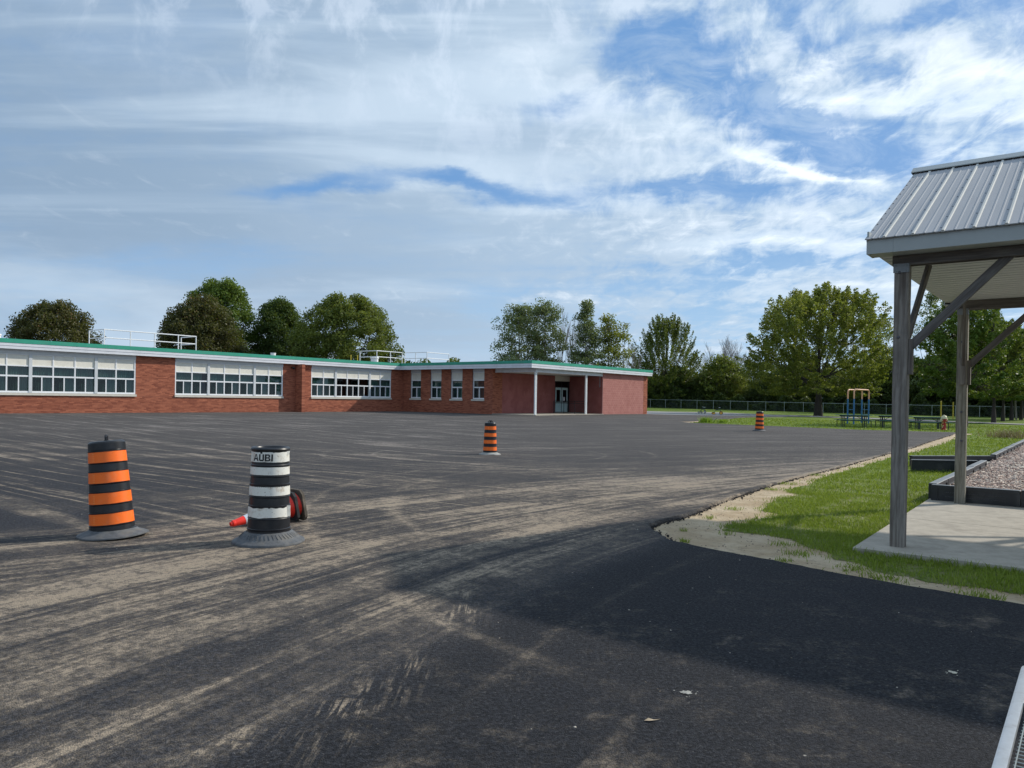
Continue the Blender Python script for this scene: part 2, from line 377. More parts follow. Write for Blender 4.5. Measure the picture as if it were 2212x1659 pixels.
    e1 = streak(r6, a6, 2.4, 0.16, 0.44, 0.62, 21.0); e2 = streak(r6, a6, 8.0, 0.30, 0.46, 0.64, 22.0)
    d6_ = M2(nt, 'MULTIPLY', M2(nt, 'MULTIPLY', SS(nt, r6, 4.8, 6.4), SS(nt, Y, 12.0, 8.5)), M2(nt, 'MULTIPLY_ADD', e1, 0.50, M2(nt, 'MULTIPLY_ADD', e2, 0.42, 0.12)))
    wl_ = SS(nt, M2(nt, 'ADD', X, M2(nt, 'MULTIPLY', Y, 0.12)), -0.6, -2.6)
    wl_ = M2(nt, 'MULTIPLY', M2(nt, 'MULTIPLY', wl_, SS(nt, Y, 12.0, 9.0)), SS(nt, r1, 29.4, 30.8))
    d1_ = M2(nt, 'ADD', M2(nt, 'MULTIPLY', d1_, M2(nt, 'SUBTRACT', 1.0, wl_)), M2(nt, 'MULTIPLY', d6_, wl_))
    dust = M2(nt, 'ADD', d1_, tr)
    dust = M2(nt, 'ADD', dust, M2(nt, 'MULTIPLY', s2, M2(nt, 'MULTIPLY', m2, 0.85)))
    dust = M2(nt, 'ADD', dust, M2(nt, 'MULTIPLY', s3, M2(nt, 'MULTIPLY', m3, 0.34)))
    dust = M2(nt, 'ADD', dust, M2(nt, 'ADD', ring, M2(nt, 'ADD', ring5, lj)))
    dust = M2(nt, 'ADD', dust, M2(nt, 'MULTIPLY', SS(nt, Y, 8.0, 30.0), 0.10))
    dust = M2(nt, 'MULTIPLY', dust, M2(nt, 'MULTIPLY_ADD', SS(nt, big, 0.34, 0.60), 0.7, 0.5))
    # patches of dirt in the darker foreground
    pat = M2(nt, 'MULTIPLY', SS(nt, NOISE(nt, CMB(nt, M2(nt, 'ADD', M2(nt, 'MULTIPLY', X, 1.2), M2(nt, 'MULTIPLY', Y, -0.9)), M2(nt, 'ADD', M2(nt, 'MULTIPLY', X, 0.5), M2(nt, 'MULTIPLY', Y, 0.6)), 2.0), 1.5, 5, 0.6), 0.58, 0.72), SS(nt, Y, 9.0, 4.0, 0.0, 0.34))
    def spot(cx, cy, rx, ry):
        a = M2(nt, 'DIVIDE', M2(nt, 'SUBTRACT', X, cx), rx); b = M2(nt, 'DIVIDE', M2(nt, 'SUBTRACT', Y, cy), ry)
        return M2(nt, 'EXPONENT', M2(nt, 'MULTIPLY', M2(nt, 'ADD', M2(nt, 'MULTIPLY', a, a), M2(nt, 'MULTIPLY', b, b)), -1.0))
    scr = SS(nt, NOISE(nt, CMB(nt, M2(nt, 'MULTIPLY', X, 24.0), M2(nt, 'MULTIPLY', Y, 1.6), 5.0), 1.0, 5, 0.65), 0.48, 0.60)
    sp_ = M2(nt, 'ADD', spot(-.80, 3.75, .14, .45), M2(nt, 'ADD', spot(-1.15, 3.40, .12, .22), M2(nt, 'ADD', spot(-.55, 4.25, .10, .30), spot(-.35, 5.6, .14, .4))))
    scr = M2(nt, 'MULTIPLY', M2(nt, 'MULTIPLY', scr, sp_), SS(nt, NOISE(nt, flat, 4.0, 5, 0.7), 0.40, 0.56, 0.0, 0.95))
    pat = M2(nt, 'ADD', pat, scr)
    thin = M2(nt, 'MULTIPLY', M2(nt, 'MULTIPLY', SS(nt, NOISE(nt, flat, 1.1, 8, 0.72), 0.44, 0.66), SS(nt, NOISE(nt, flat, 7.0, 5, 0.7), 0.42, 0.60)), SS(nt, Y, 7.5, 4.6, 0.05, 0.22))
    pat = M2(nt, 'ADD', pat, thin)
    dust = M2(nt, 'ADD', dust, pat)
    dust = M2(nt, 'MULTIPLY', dust, M2(nt, 'MULTIPLY_ADD', SS(nt, med, 0.32, 0.60), 0.55, 0.62))
    vor = N(nt, 'ShaderNodeTexVoronoi', i_Vector=pos, i_Scale=120.0)
    vd = vor.outputs['Distance']
    gran = M2(nt, 'MULTIPLY_ADD', fine, 0.9, M2(nt, 'MULTIPLY', vd, 0.5))
    cl = NOISE(nt, pos, 11.0, 5, 0.75)
    dust = M2(nt, 'MULTIPLY', dust, SS(nt, cl, 0.40, 0.60, 0.55, 1.2))
    dust = M2(nt, 'MULTIPLY', dust, SS(nt, gran, 0.50, 0.80, 0.50, 1.3), clamp=False)
    dust = M2(nt, 'POWER', M2(nt, 'MINIMUM', M2(nt, 'MAXIMUM', dust, 0.0), 1.0), 1.25)
    stone = N(nt, 'ShaderNodeSeparateXYZ', i_0=vor.outputs['Color']).outputs[0]
    base = MIX(nt, stone, (0.013, 0.014, 0.018), (0.042, 0.043, 0.049))
    base = MIX(nt, M2(nt, 'MULTIPLY', M2(nt, 'MULTIPLY', SS(nt, stone, 0.90, 0.98), SS(nt, fine, 0.5, 0.62)), 0.5), base, (0.20, 0.19, 0.17))
    base = MIX(nt, SS(nt, big, 0.4, 0.7), base, MIX(nt, 0.5, base, (0.030, 0.031, 0.038)))
    lump = NOISE(nt, pos, 42.0, 4, 0.65)
    base = MIX(nt, SS(nt, lump, 0.38, 0.62), tuple_scale(nt, base, 0.55), tuple_scale(nt, base, 1.55))
    far = SS(nt, Y, 9.0, 34.0)
    base = MIX(nt, far, base, (0.064, 0.059, 0.057))
    dcol = MIX(nt, NOISE(nt, flat, 1.3, 3), (0.42, 0.335, 0.240), (0.33, 0.270, 0.205))
    dcol = MIX(nt, far, dcol, (0.23, 0.205, 0.185))
    base = tuple_scale(nt, base, 1.05)
    base = MIX(nt, M2(nt, 'MULTIPLY', SS(nt, r1, 26.7, 26.2), SS(nt, Y, 12.0, 9.5)), base, tuple_scale(nt, base, 0.66))
    col = MIX(nt, M2(nt, 'MULTIPLY', dust, 0.95), base, dcol)
    pale = N(nt, 'ShaderNodeTexVoronoi', i_Vector=flat, i_Scale=5.0)
    ph = M2(nt, 'MULTIPLY', SS(nt, pale.outputs['Distance'], 0.05, 0.02), M2(nt, 'GREATER_THAN', N(nt, 'ShaderNodeSeparateXYZ', i_0=pale.outputs['Color']).outputs[1], 0.72))
    col = MIX(nt, M2(nt, 'MULTIPLY', ph, SS(nt, Y, 14.0, 6.0)), col, (0.42, 0.38, 0.32))
    bumph = M2(nt, 'ADD', M2(nt, 'MULTIPLY', vd, -1.0), M2(nt, 'MULTIPLY', M2(nt, 'ADD', NOISE(nt, pos, 190.0, 3, 0.7), M2(nt, 'MULTIPLY', lump, 1.6)), 1.0))
    pbr(nt, out, col, 0.9, 0, bumph, 0.008, 0.85, 0.22)
    return m
def soil():
    m, nt, out = mat_new('soil')
    g = nt.nodes.new('ShaderNodeNewGeometry'); pos = g.outputs['Position']
    a = NOISE(nt, pos, 1.6, 6, 0.62); b = NOISE(nt, pos, 14, 5, 0.65); c = NOISE(nt, pos, 90, 3, 0.6)
    col = MIX(nt, SS(nt, a, 0.35, 0.65), (0.46, 0.350, 0.225), (0.61, 0.495, 0.345))
    col = MIX(nt, M2(nt, 'MULTIPLY', SS(nt, b, 0.52, 0.70), 0.6), col, (0.27, 0.21, 0.15))
    col = MIX(nt, SS(nt, c, 0.60, 0.72), col, (0.10, 0.085, 0.07))
    h = M2(nt, 'ADD', M2(nt, 'MULTIPLY', b, 1.0), M2(nt, 'MULTIPLY', c, 0.25))
    pbr(nt, out, col, 0.95, 0, h, 0.05, 0.9, 0.1)
    return m
def turf():
    m, nt, out = mat_new('turf')
    g = nt.nodes.new('ShaderNodeNewGeometry'); pos = g.outputs['Position']
    a = NOISE(nt, pos, 0.25, 5, 0.6); b = NOISE(nt, pos, 2.2, 6, 0.65); c = NOISE(nt, pos, 26, 5, 0.7)
    col = MIX(nt, SS(nt, a, 0.35, 0.65), (0.120, 0.175, 0.022), (0.180, 0.240, 0.036))
    col = MIX(nt, M2(nt, 'MULTIPLY', SS(nt, b, 0.50, 0.72), 0.55), col, (0.17, 0.20, 0.05))
    col = MIX(nt, M2(nt, 'MULTIPLY', SS(nt, c, 0.45, 0.62), 0.6), col, (0.035, 0.075, 0.010))
    ds = N(nt, 'ShaderNodeVectorMath', operation='LENGTH', i_0=pos).outputs['Value']
    col = MIX(nt, M2(nt, 'MULTIPLY', SS(nt, NOISE(nt, pos, 7.0, 5, 0.7), 0.40, 0.60), SS(nt, ds, 26.0, 12.0, 0.0, 0.42)), col, (0.36, 0.29, 0.20))
    pbr(nt, out, col, 0.9, 0, M2(nt, 'ADD', b, c), 0.05, 0.8, 0.15)
    return m
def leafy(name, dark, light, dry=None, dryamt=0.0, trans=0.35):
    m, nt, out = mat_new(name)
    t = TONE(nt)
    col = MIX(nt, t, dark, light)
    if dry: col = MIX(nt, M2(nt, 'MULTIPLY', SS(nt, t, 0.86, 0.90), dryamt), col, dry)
    d = N(nt, 'ShaderNodeBsdfPrincipled', i_Base_Color=col, i_Roughness=0.55); d.inputs['Specular IOR Level'].default_value = 0.3
    tr = N(nt, 'ShaderNodeBsdfTranslucent', i_Color=MIX(nt, 0.35, col, (0.30, 0.36, 0.02)))
    mx = N(nt, 'ShaderNodeMixShader', i_0=trans, i_1=d.outputs[0], i_2=tr.outputs[0])
    nt.links.new(mx.outputs[0], out.inputs['Surface'])
    return m
def brickmat():
    m, nt, out = mat_new('brick_clay')
    t = TONE(nt); tcn = nt.nodes.new('ShaderNodeTexCoord')
    g = nt.nodes.new('ShaderNodeNewGeometry')
    n = NOISE(nt, g.outputs['Position'], 30, 4, 0.6)
    col = MIX(nt, t, (0.205, 0.058, 0.034), (0.47, 0.165, 0.092))
    col = MIX(nt, M2(nt, 'MULTIPLY', SS(nt, n, 0.5, 0.7), 0.35), col, (0.20, 0.06, 0.045))
    pbr(nt, out, col, 0.85, 0, n, 0.003, 0.6, 0.25)
    return m
def blockmat(name, a, b, tone=True):
    m, nt, out = mat_new(name)
    g = nt.nodes.new('ShaderNodeNewGeometry'); n = NOISE(nt, g.outputs['Position'], 1.2, 5, 0.6); n2 = NOISE(nt, g.outputs['Position'], 45, 3, 0.6)
    f = M2(nt, 'MULTIPLY_ADD', TONE(nt), 0.55, M2(nt, 'MULTIPLY', SS(nt, n, 0.35, 0.65), 0.45)) if tone else SS(nt, n, 0.3, 0.7)
    pbr(nt, out, MIX(nt, f, a, b), 0.8, 0, n2, 0.004, 0.6, 0.25)
    return m
def wood(name, a, b, c):
    m, nt, out = mat_new(name)
    tcn = nt.nodes.new('ShaderNodeTexCoord')
    mp = N(nt, 'ShaderNodeMapping', i_0=tcn.outputs['Object']); mp.inputs['Scale'].default_value = (1, 1, 0.06)
    w = N(nt, 'ShaderNodeTexNoise', i_Vector=tcn.outputs['Object'], i_Scale=1.4, i_Detail=3.0)
    v = N(nt, 'ShaderNodeVectorMath', operation='ADD', i_0=mp.outputs[0]); sc = N(nt, 'ShaderNodeVectorMath', operation='SCALE', i_0=w.outputs['Color']); sc.inputs['Scale'].default_value = 0.05
    nt.links.new(sc.outputs[0], v.inputs[1])
    n1 = NOISE(nt, v.outputs[0], 38, 6, 0.6); n2 = NOISE(nt, mp.outputs[0], 9, 5, 0.6); n3 = NOISE(nt, tcn.outputs['Object'], 1.7, 4, 0.6)
    col = MIX(nt, SS(nt, n1, 0.35, 0.65), a, b); col = MIX(nt, M2(nt, 'MULTIPLY', SS(nt, n2, 0.50, 0.68), 0.7), col, c)
    col = MIX(nt, M2(nt, 'MULTIPLY', SS(nt, n3, 0.48, 0.68), 0.4), col, tuple(x*0.45 for x in a))
    kn = N(nt, 'ShaderNodeTexVoronoi', i_Vector=tcn.outputs['Object'], i_Scale=3.1)
    kk = SS(nt, kn.outputs['Distance'], 0.13, 0.07)
    col = MIX(nt, M2(nt, 'MULTIPLY', kk, 0.75), col, (0.035, 0.022, 0.018))
    pbr(nt, out, col, 0.85, 0, M2(nt, 'ADD', n1, M2(nt, 'MULTIPLY', kk, -0.6)), 0.006, 0.8, 0.2)
    return m
def glass(name='glass', tint=(0.55, 0.68, 0.66), refl=0.08):
    m, nt, out = mat_new(name)
    lw = N(nt, 'ShaderNodeLayerWeight', i_Blend=0.35)
    f = M2(nt, 'MULTIPLY_ADD', lw.outputs['Fresnel'], 0.45, refl*0.4, clamp=True)
    gl = N(nt, 'ShaderNodeBsdfGlossy', i_Roughness=0.02, i_Color=(0.9, 0.95, 1, 1))
    tr = N(nt, 'ShaderNodeBsdfTransparent', i_Color=(*tint, 1))
    mx = N(nt, 'ShaderNodeMixShader', i_0=f, i_1=tr.outputs[0], i_2=gl.outputs[0])
    nt.links.new(mx.outputs[0], out.inputs['Surface'])
    return m
def sheen_band(name, a, stain, amt):
    m, nt, out = mat_new(name)
    tcn = nt.nodes.new('ShaderNodeTexCoord')
    n = NOISE(nt, tcn.outputs['Object'], 11, 6, 0.65); n2 = NOISE(nt, tcn.outputs['Object'], 45, 4, 0.6)
    col = MIX(nt, M2(nt, 'MULTIPLY', SS(nt, n, 0.52, 0.70), amt), a, stain)
    col = MIX(nt, M2(nt, 'MULTIPLY', SS(nt, n2, 0.62, 0.72), amt), col, tuple(x*0.4 for x in stain))
    pbr(nt, out, col, 0.42, 0, n2, 0.001, 0.4, 0.5)
    return m
asphalt(); soil(); turf(); brickmat(); glass()
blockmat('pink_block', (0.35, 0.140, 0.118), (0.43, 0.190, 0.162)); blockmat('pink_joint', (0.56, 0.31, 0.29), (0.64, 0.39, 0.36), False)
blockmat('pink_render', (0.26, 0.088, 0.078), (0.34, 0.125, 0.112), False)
simple('mortar', (0.24, 0.13, 0.10), 0.95, var=0.2, scale=6)
simple('green_metal', (0.025, 0.30, 0.20), 0.45, var=0.10, scale=2, dirt=((0.10, 0.26, 0.20), 0.4, 1.3))
simple('white_fascia', (0.66, 0.68, 0.72), 0.5, var=0.05, scale=2, dirt=((0.45, 0.46, 0.46), 0.4, 1.1))
simple('white_frame', (0.76, 0.78, 0.80), 0.4, var=0.04, scale=3)
simple('frieze_panel', (0.55, 0.58, 0.60), 0.6, var=0.05, scale=2)
simple('cream_panel', (0.72, 0.70, 0.62), 0.7, var=0.07, scale=5, dirt=((0.48, 0.45, 0.38), 0.5, 2.5))
simple('sill_stone', (0.58, 0.55, 0.48), 0.8, var=0.08, scale=6)
simple('soffit_paint', (0.60, 0.60, 0.58), 0.7, var=0.05)
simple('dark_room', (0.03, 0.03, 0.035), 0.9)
simple('roof_gravel', (0.20, 0.20, 0.19), 0.95, var=0.2, scale=20)
simple('curtain', (0.13, 0.20, 0.18), 0.9, var=0.2, scale=3, stretch=(4, 4, 0.3))
simple('curtain_warm', (0.17, 0.14, 0.14), 0.9, var=0.2, scale=3, stretch=(4, 4, 0.3))
simple('door_paint', (0.52, 0.70, 0.70), 0.45, var=0.06, scale=4)
simple('black_metal', (0.015, 0.016, 0.019), 0.4, var=0.2)
simple('white_metal', (0.80, 0.82, 0.82), 0.4, var=0.05)
simple('yellow_paint', (0.70, 0.52, 0.05), 0.5, var=0.1, dirt=((0.75, 0.68, 0.35), 0.4, 4))
simple('galvanised', (0.22, 0.235, 0.245), 0.5, 0.4, var=0.12, scale=12)
simple('concrete', (0.41, 0.375, 0.315), 0.9, var=0.14, scale=5.5, bump=0.004, dirt=((0.27, 0.245, 0.205), 0.8, 1.6), spec=0.2)
simple('pale_path', (0.27, 0.265, 0.26), 0.9, var=0.08, scale=0.6, dirt=((0.20, 0.19, 0.17), 0.5, 0.3))
simple('drum_black', (0.009, 0.010, 0.013), 0.36, var=0.3, scale=9, dirt=((0.040, 0.037, 0.032), 0.45, 7), spec=0.45)
simple('rubber_base', (0.092, 0.097, 0.103), 0.72, var=0.3, scale=14, dirt=((0.17, 0.155, 0.13), 0.65, 6), bump=0.003)
simple('dusty_rubber', (0.30, 0.30, 0.28), 0.8, var=0.3, scale=9, dirt=((0.12, 0.115, 0.10), 0.7, 8))
sheen_band('orange_band', (0.93, 0.155, 0.006), (0.75, 0.22, 0.08), 0.35)
sheen_band('pale_orange_band', (0.96, 0.27, 0.06), (0.9, 0.4, 0.2), 0.3)
sheen_band('white_band', (0.70, 0.69, 0.63), (0.42, 0.33, 0.24), 0.7)
simple('ink', (0.008, 0.008, 0.009), 0.6)
simple('cone_red', (0.90, 0.035, 0.018), 0.42, var=0.08, scale=8)
simple('cone_collar', (0.60, 0.63, 0.68), 0.4, var=0.06)
simple('cone_base_black', (0.020, 0.020, 0.021), 0.75, var=0.3, dirt=((0.10, 0.085, 0.07), 0.5, 9))
simple('cone_base_dusty', (0.10, 0.082, 0.062), 0.9, var=0.35, dirt=((0.26, 0.22, 0.17), 0.8, 9), bump=0.004)
wood('post_wood', (0.155, 0.136, 0.118), (0.275, 0.25, 0.222), (0.078, 0.060, 0.050))
wood('post_wood_tan', (0.175, 0.16, 0.125), (0.30, 0.28, 0.235), (0.105, 0.088, 0.068))
wood('beam_wood', (0.105, 0.095, 0.088), (0.18, 0.168, 0.155), (0.058, 0.050, 0.046))
simple('roof_sheet', (0.36, 0.37, 0.385), 0.85, 0.0, var=0.05, scale=1.5, stretch=(0.4, 3, 0.4))
simple('rib_sheet', (0.52, 0.52, 0.49), 0.85, 0.0, var=0.05)
simple('fascia_grey', (0.36, 0.39, 0.385), 0.5, var=0.04, scale=2)
simple('soffit_board', (0.47, 0.50, 0.51), 0.6, var=0.05, scale=3)
simple('screw_head', (0.10, 0.10, 0.11), 0.5, 0.4)
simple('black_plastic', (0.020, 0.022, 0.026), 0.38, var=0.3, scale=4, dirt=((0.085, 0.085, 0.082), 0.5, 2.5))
simple('table_green', (0.035, 0.12, 0.085), 0.45, var=0.15, scale=5, dirt=((0.10, 0.19, 0.16), 0.5, 4))
simple('table_leg', (0.012, 0.022, 0.030), 0.4, var=0.2)
simple('bar_blue', (0.02, 0.14, 0.32), 0.4, var=0.12)
simple('bar_orange', (0.72, 0.38, 0.22), 0.45, var=0.12, dirt=((0.7, 0.5, 0.38), 0.5, 5))
sheen_band('hydrant_paint', (0.36, 0.015, 0.02), (0.62, 0.52, 0.25), 1.0)
_h = [n for n in MAT['hydrant_paint'].node_tree.nodes if n.type == 'MAP_RANGE'][0]; _h.inputs[1].default_value = .53; _h.inputs[2].default_value = .57
MAT['hydrant_paint'].node_tree.nodes['Noise Texture'].inputs['Scale'].default_value = 7.0
sheen_band('hydrant_cap', (0.62, 0.56, 0.36), (0.30, 0.24, 0.14), 0.8)
simple('frame_green', (0.02, 0.09, 0.06), 0.4)
simple('tyre', (0.02, 0.02, 0.02), 0.7); simple('rim_yellow', (0.78, 0.40, 0.06), 0.45); simple('rim_pale', (0.55, 0.56, 0.50), 0.45)
simple('fence_post', (0.30, 0.34, 0.33), 0.5, 0.3, var=0.1); simple('fence_wire', (0.10, 0.13, 0.12), 0.5, 0.3)
simple('bark', (0.050, 0.042, 0.036), 0.95, var=0.35, scale=6, stretch=(3, 3, 0.5), bump=0.02)
simple('pale_bark', (0.20, 0.175, 0.155), 0.9, var=0.25, scale=6, stretch=(3, 3, 0.5))
simple('grey_twig', (0.30, 0.275, 0.265), 0.9, var=0.2)
simple('bench_rim', (0.50, 0.52, 0.535), 0.38, 0.35, var=0.1, scale=9, dirt=((0.33, 0.31, 0.29), 0.6, 14))
simple('bench_wire', (0.38, 0.41, 0.39), 0.4, 0.5, var=0.15)
def chipmat():
    m, nt, out = mat_new('wood_chip'); t = TONE(nt)
    c = MIX(nt, SS(nt, t, 0.0, 0.5), (0.18, 0.115, 0.095), (0.44, 0.34, 0.285)); c = MIX(nt, SS(nt, t, 0.5, 1.0), c, (0.62, 0.54, 0.45))
    pbr(nt, out, c, 0.9, 0, spec=0.1)
chipmat()
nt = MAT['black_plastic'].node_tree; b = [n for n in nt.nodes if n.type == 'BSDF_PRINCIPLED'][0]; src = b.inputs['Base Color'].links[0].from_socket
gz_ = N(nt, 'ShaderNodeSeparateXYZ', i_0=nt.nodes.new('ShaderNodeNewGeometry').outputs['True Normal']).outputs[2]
nt.links.new(MIX(nt, M2(nt, 'MULTIPLY', SS(nt, gz_, .6, .95), .75), src, (0.26, 0.265, 0.26)), b.inputs['Base Color'])  # pale sky reflection painted into the colour of upward faces, along with dust
def crumbs():
    m, nt, out = mat_new('crumb'); t = TONE(nt)
    c = MIX(nt, SS(nt, t, 0.0, 0.55), (0.018, 0.018, 0.020), (0.16, 0.13, 0.10)); c = MIX(nt, SS(nt, t, 0.55, 1.0), c, (0.55, 0.50, 0.42))
    pbr(nt, out, c, 0.9, 0, spec=0.15)
crumbs()
leafy('leaf_deep', (0.020, 0.046, 0.012), (0.080, 0.130, 0.026), trans=0.28)
leafy('leaf_green', (0.036, 0.082, 0.014), (0.150, 0.225, 0.036), trans=0.32)
leafy('leaf_rust', (0.034, 0.042, 0.014), (0.112, 0.105, 0.032), (0.15, 0.065, 0.03), 0.6, trans=0.25)
leafy('leaf_olive', (0.050, 0.080, 0.014), (0.200, 0.240, 0.045), (0.22, 0.18, 0.04), 0.5, trans=0.35)
leafy('leaf_maple', (0.060, 0.095, 0.014), (0.285, 0.315, 0.055), (0.30, 0.24, 0.06), 0.5, trans=0.42)
leafy('leaf_yellow', (0.085, 0.125, 0.018), (0.240, 0.260, 0.050), (0.30, 0.22, 0.06), 0.6, trans=0.45)
leafy('leaf_grey', (0.058, 0.090, 0.034), (0.205, 0.255, 0.115), trans=0.35)
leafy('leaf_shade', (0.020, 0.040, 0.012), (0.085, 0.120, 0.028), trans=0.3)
leafy('blade', (0.095, 0.155, 0.014), (0.300, 0.385, 0.055), (0.34, 0.30, 0.12), 0.5, trans=0.35)
leafy('weed_leaf', (0.10, 0.20, 0.015), (0.26, 0.40, 0.04), trans=0.4)
leafy('dry_brush', (0.14, 0.10, 0.06), (0.33, 0.24, 0.14), trans=0.2)

# ------------------------------------------------------------------ ground
rng = np.random.default_rng(7)
def pip(poly, X, Y):
    poly = np.asarray(poly); inside = np.zeros(X.shape, bool); j = len(poly)-1
    for i in range(len(poly)):
        xi, yi = poly[i]; xj, yj = poly[j]
        c = ((yi > Y) != (yj > Y)) & (X < (xj-xi)*(Y-yi)/((yj-yi) or 1e-12)+xi)
        inside ^= c; j = i
    return inside
def subdiv(poly, seg, jit, seed=1, amp2=0.0):
    r = random.Random(seed); out = []
    n = len(poly)
    for i in range(n):
        p, q = poly[i], poly[(i+1) % n]; L = math.hypot(q[0]-p[0], q[1]-p[1])
        near = min(math.hypot(*p), math.hypot(*q))
        if near > 75 or min(p[1], q[1]) < 1.5: k = 1
        else: k = max(1, int(L/(seg*max(1, near/10))))
        for t in range(k):
            f = t/k; j = jit if (k > 1) else 0
            out.append((p[0]+(q[0]-p[0])*f+r.uniform(-j, j), p[1]+(q[1]-p[1])*f+r.uniform(-j, j)))
    return out
def sheet(name, poly, zoff, mat, step=3.0, far=150, skirt=0.0, label=None, kind='structure', jagged=None):
    pts = [Vector(p) for p in poly]; n = len(pts)
    xs = [p[0] for p in poly]; ys = [p[1] for p in poly]
    gx = [x for x in np.arange(max(min(xs), -far), min(max(xs), far), step)]; gy = [y for y in np.arange(max(min(ys), -30), min(max(ys), 190), step)]
    GX, GY = np.meshgrid(gx, gy); msk = pip(poly, GX, GY)
    pts += [Vector((a+0.013, b+0.017)) for a, b in zip(GX[msk], GY[msk])]
    v, e, f, *_ = delaunay_2d_cdt(pts, [(i, (i+1) % n) for i in range(n)], [], 1, 1e-5)
    V = np.array([(p.x, p.y) for p in v]); Z = terr(V[:, 0], V[:, 1])+zoff
    verts = [(x, y, z) for (x, y), z in zip(V, Z)]; faces = []
    for q in f:
        a, b, c = [Vector(verts[i]) for i in q[:3]]
        faces.append(list(q) if (b-a).cross(c-a).z > 0 else list(q)[::-1])
    if skirt:
        base = len(verts); pr = pts[:n]
        area = sum(pr[i].x*pr[(i+1) % n].y-pr[(i+1) % n].x*pr[i].y for i in range(n))
        r = random.Random(5)
        for i in range(n):
            p = pr[i]; d = (pr[(i+1) % n]-pr[i-1]); d = Vector((d.y, -d.x)).normalized()*(1 if area > 0 else -1)
            z = tz(p.x, p.y)+zoff; w = r.uniform(0.02, 0.07)
            verts.append((p.x, p.y, z)); verts.append((p.x+d.x*w*0.4, p.y+d.y*w*0.4, z-skirt*0.35)); verts.append((p.x+d.x*w, p.y+d.y*w, z-skirt))
        for i in range(n):
            a, b = base+3*i, base+3*((i+1) % n)
            for k in (0, 1):
                q = [a+k, a+k+1, b+k+1, b+k]
                faces.append(q if area > 0 else q[::-1])
    me = bpy.data.meshes.new(name); me.from_pydata(verts, [], faces); me.materials.append(mat); me.update()
    o = bpy.data.objects.new(name, me); COL.objects.link(o)
    tag(o, label, None, None, kind)
    return o

ASPH = [(12.0,49.7),(13.6,48.8),(16.3,47.3),(18.8,45.5),(20.3,44.2),(22.1,44.1),(22.85,43.75),(25.1,43.15),(23.3,40.5),(18.05,33.0),(14.7,28.1),(10.9,23.0),(8.24,19.4),(6.15,16.6),(4.64,14.33),(3.42,12.37),(2.45,10.65),(2.06,10.17),(1.78,9.73),(1.72,9.45),(1.74,9.18),(1.81,8.54),(2.21,7.95),(2.66,7.45),(2.96,7.05),(3.26,6.72),(3.65,6.33),(4.04,5.98),(6.0,4.5),(9.0,2.0),(14,-3),(30,-14),(30,-30),(-70,-30),(-70,110),(18,104),(30,84),(28,78),(22.2,70.3),(17.2,60.6),(12.9,53.6),(11.0,51.2)]
ASPH_J = subdiv(ASPH, 0.10, 0.022, 3)
sheet('asphalt_lot', ASPH_J, 0.0, MAT['asphalt'], 2.5, skirt=0.075, label='large dark asphalt lot streaked with pale dusty tyre tracks')
sheet('ground', [(-1500,-600),(1500,-600),(1500,2500),(-1500,2500)], -0.05, MAT['soil'], 2.5, label='bare sandy soil along the edge of the asphalt')
LAWN = [(9.8,1.9),(6.25,5.08),(4.46,6.44),(4.12,6.66),(3.84,6.80),(3.70,7.10),(3.52,7.30),(3.52,7.62),(3.34,7.85),(3.44,8.15),(3.30,8.5),(3.36,8.85),(3.12,9.25),(2.90,9.38),(2.72,9.52),(2.70,9.80),(3.10,10.15),(3.40,10.45),(3.86,10.95),(3.72,11.36),(4.05,11.9),(4.35,12.6),(5.06,13.5),(5.1,14.3),(5.9,15.2),(6.62,16.5),(8.2,18.7),(11.3,22.9),(14.3,26.7),(18.3,32.2),(23.3,39.5),(25.6,42.3),(25.4,43.45),(24,44.0),(18,46.8),(12.6,49.6),(11.9,50.3),(11.9,51.0),(13.4,53.0),(13,60),(-75,60),(-400,60),(-900,1200),(900,1200),(900,-500),(14,-6)]
LAWN_J = subdiv(LAWN, 0.13, 0.07, 8)
sheet('lawn', LAWN_J, -0.0455, MAT['turf'], 2.5, label='mown green grass stretching from the pavilion to the fence')
PATH = [(-20,101.5),(10,101.5),(20.5,101.1),(27.7,102),(31.5,93.5),(35.6,90.0),(37.3,85.4),(40.4,76.8),(42.2,70),(44.5,64),(42.2,61.5),(39.5,66),(36.9,71.5),(34.0,79.0),(31.0,81.5),(26.5,78.5),(21.7,75.5),(18.7,73.6),(14.0,70.2),(8,74),(-20,80)]
sheet('path', subdiv(PATH, 0.5, 0.05, 2), 0.006, MAT['pale_path'], 3.0, label='pale worn path between the dark asphalt and the far grass')

# local axes shared by the school and the pavilion
RZ = rad(90-37.5)
d1 = Vector((math.cos(RZ), math.sin(RZ), 0)); d2 = Vector((math.sin(RZ), -math.cos(RZ), 0))
P1 = Vector((4.22, 8.30, 0))
def pv(a, b, z=0): q = P1+d1*a+d2*b; return (q.x, q.y, z)
SLAB = [pv(-.42,-.36)[:2], pv(5.05,-.50)[:2], pv(5.05,6.2)[:2], pv(-.42,6.2)[:2]]
o = empty('concrete_slab', P1, RZ); tag(o, 'pale concrete slab under the open pavilion', kind='structure')
for pl_ in ([(-.42,.36),(-.42,-6.2),(2.346,-6.2),(2.346,.42)], [(2.356,.42),(2.356,-6.2),(5.05,-6.2),(5.05,.48)]):
    mb = MB(); mb.prism(pl_[::-1], -.12, .008); mb.prism([(x+(.004 if x in (2.356,) else -.004 if x in (2.346,) else 0), y) for x, y in pl_][::-1], .0085, .012); mb.build('slab_bay', MAT['concrete'], o)

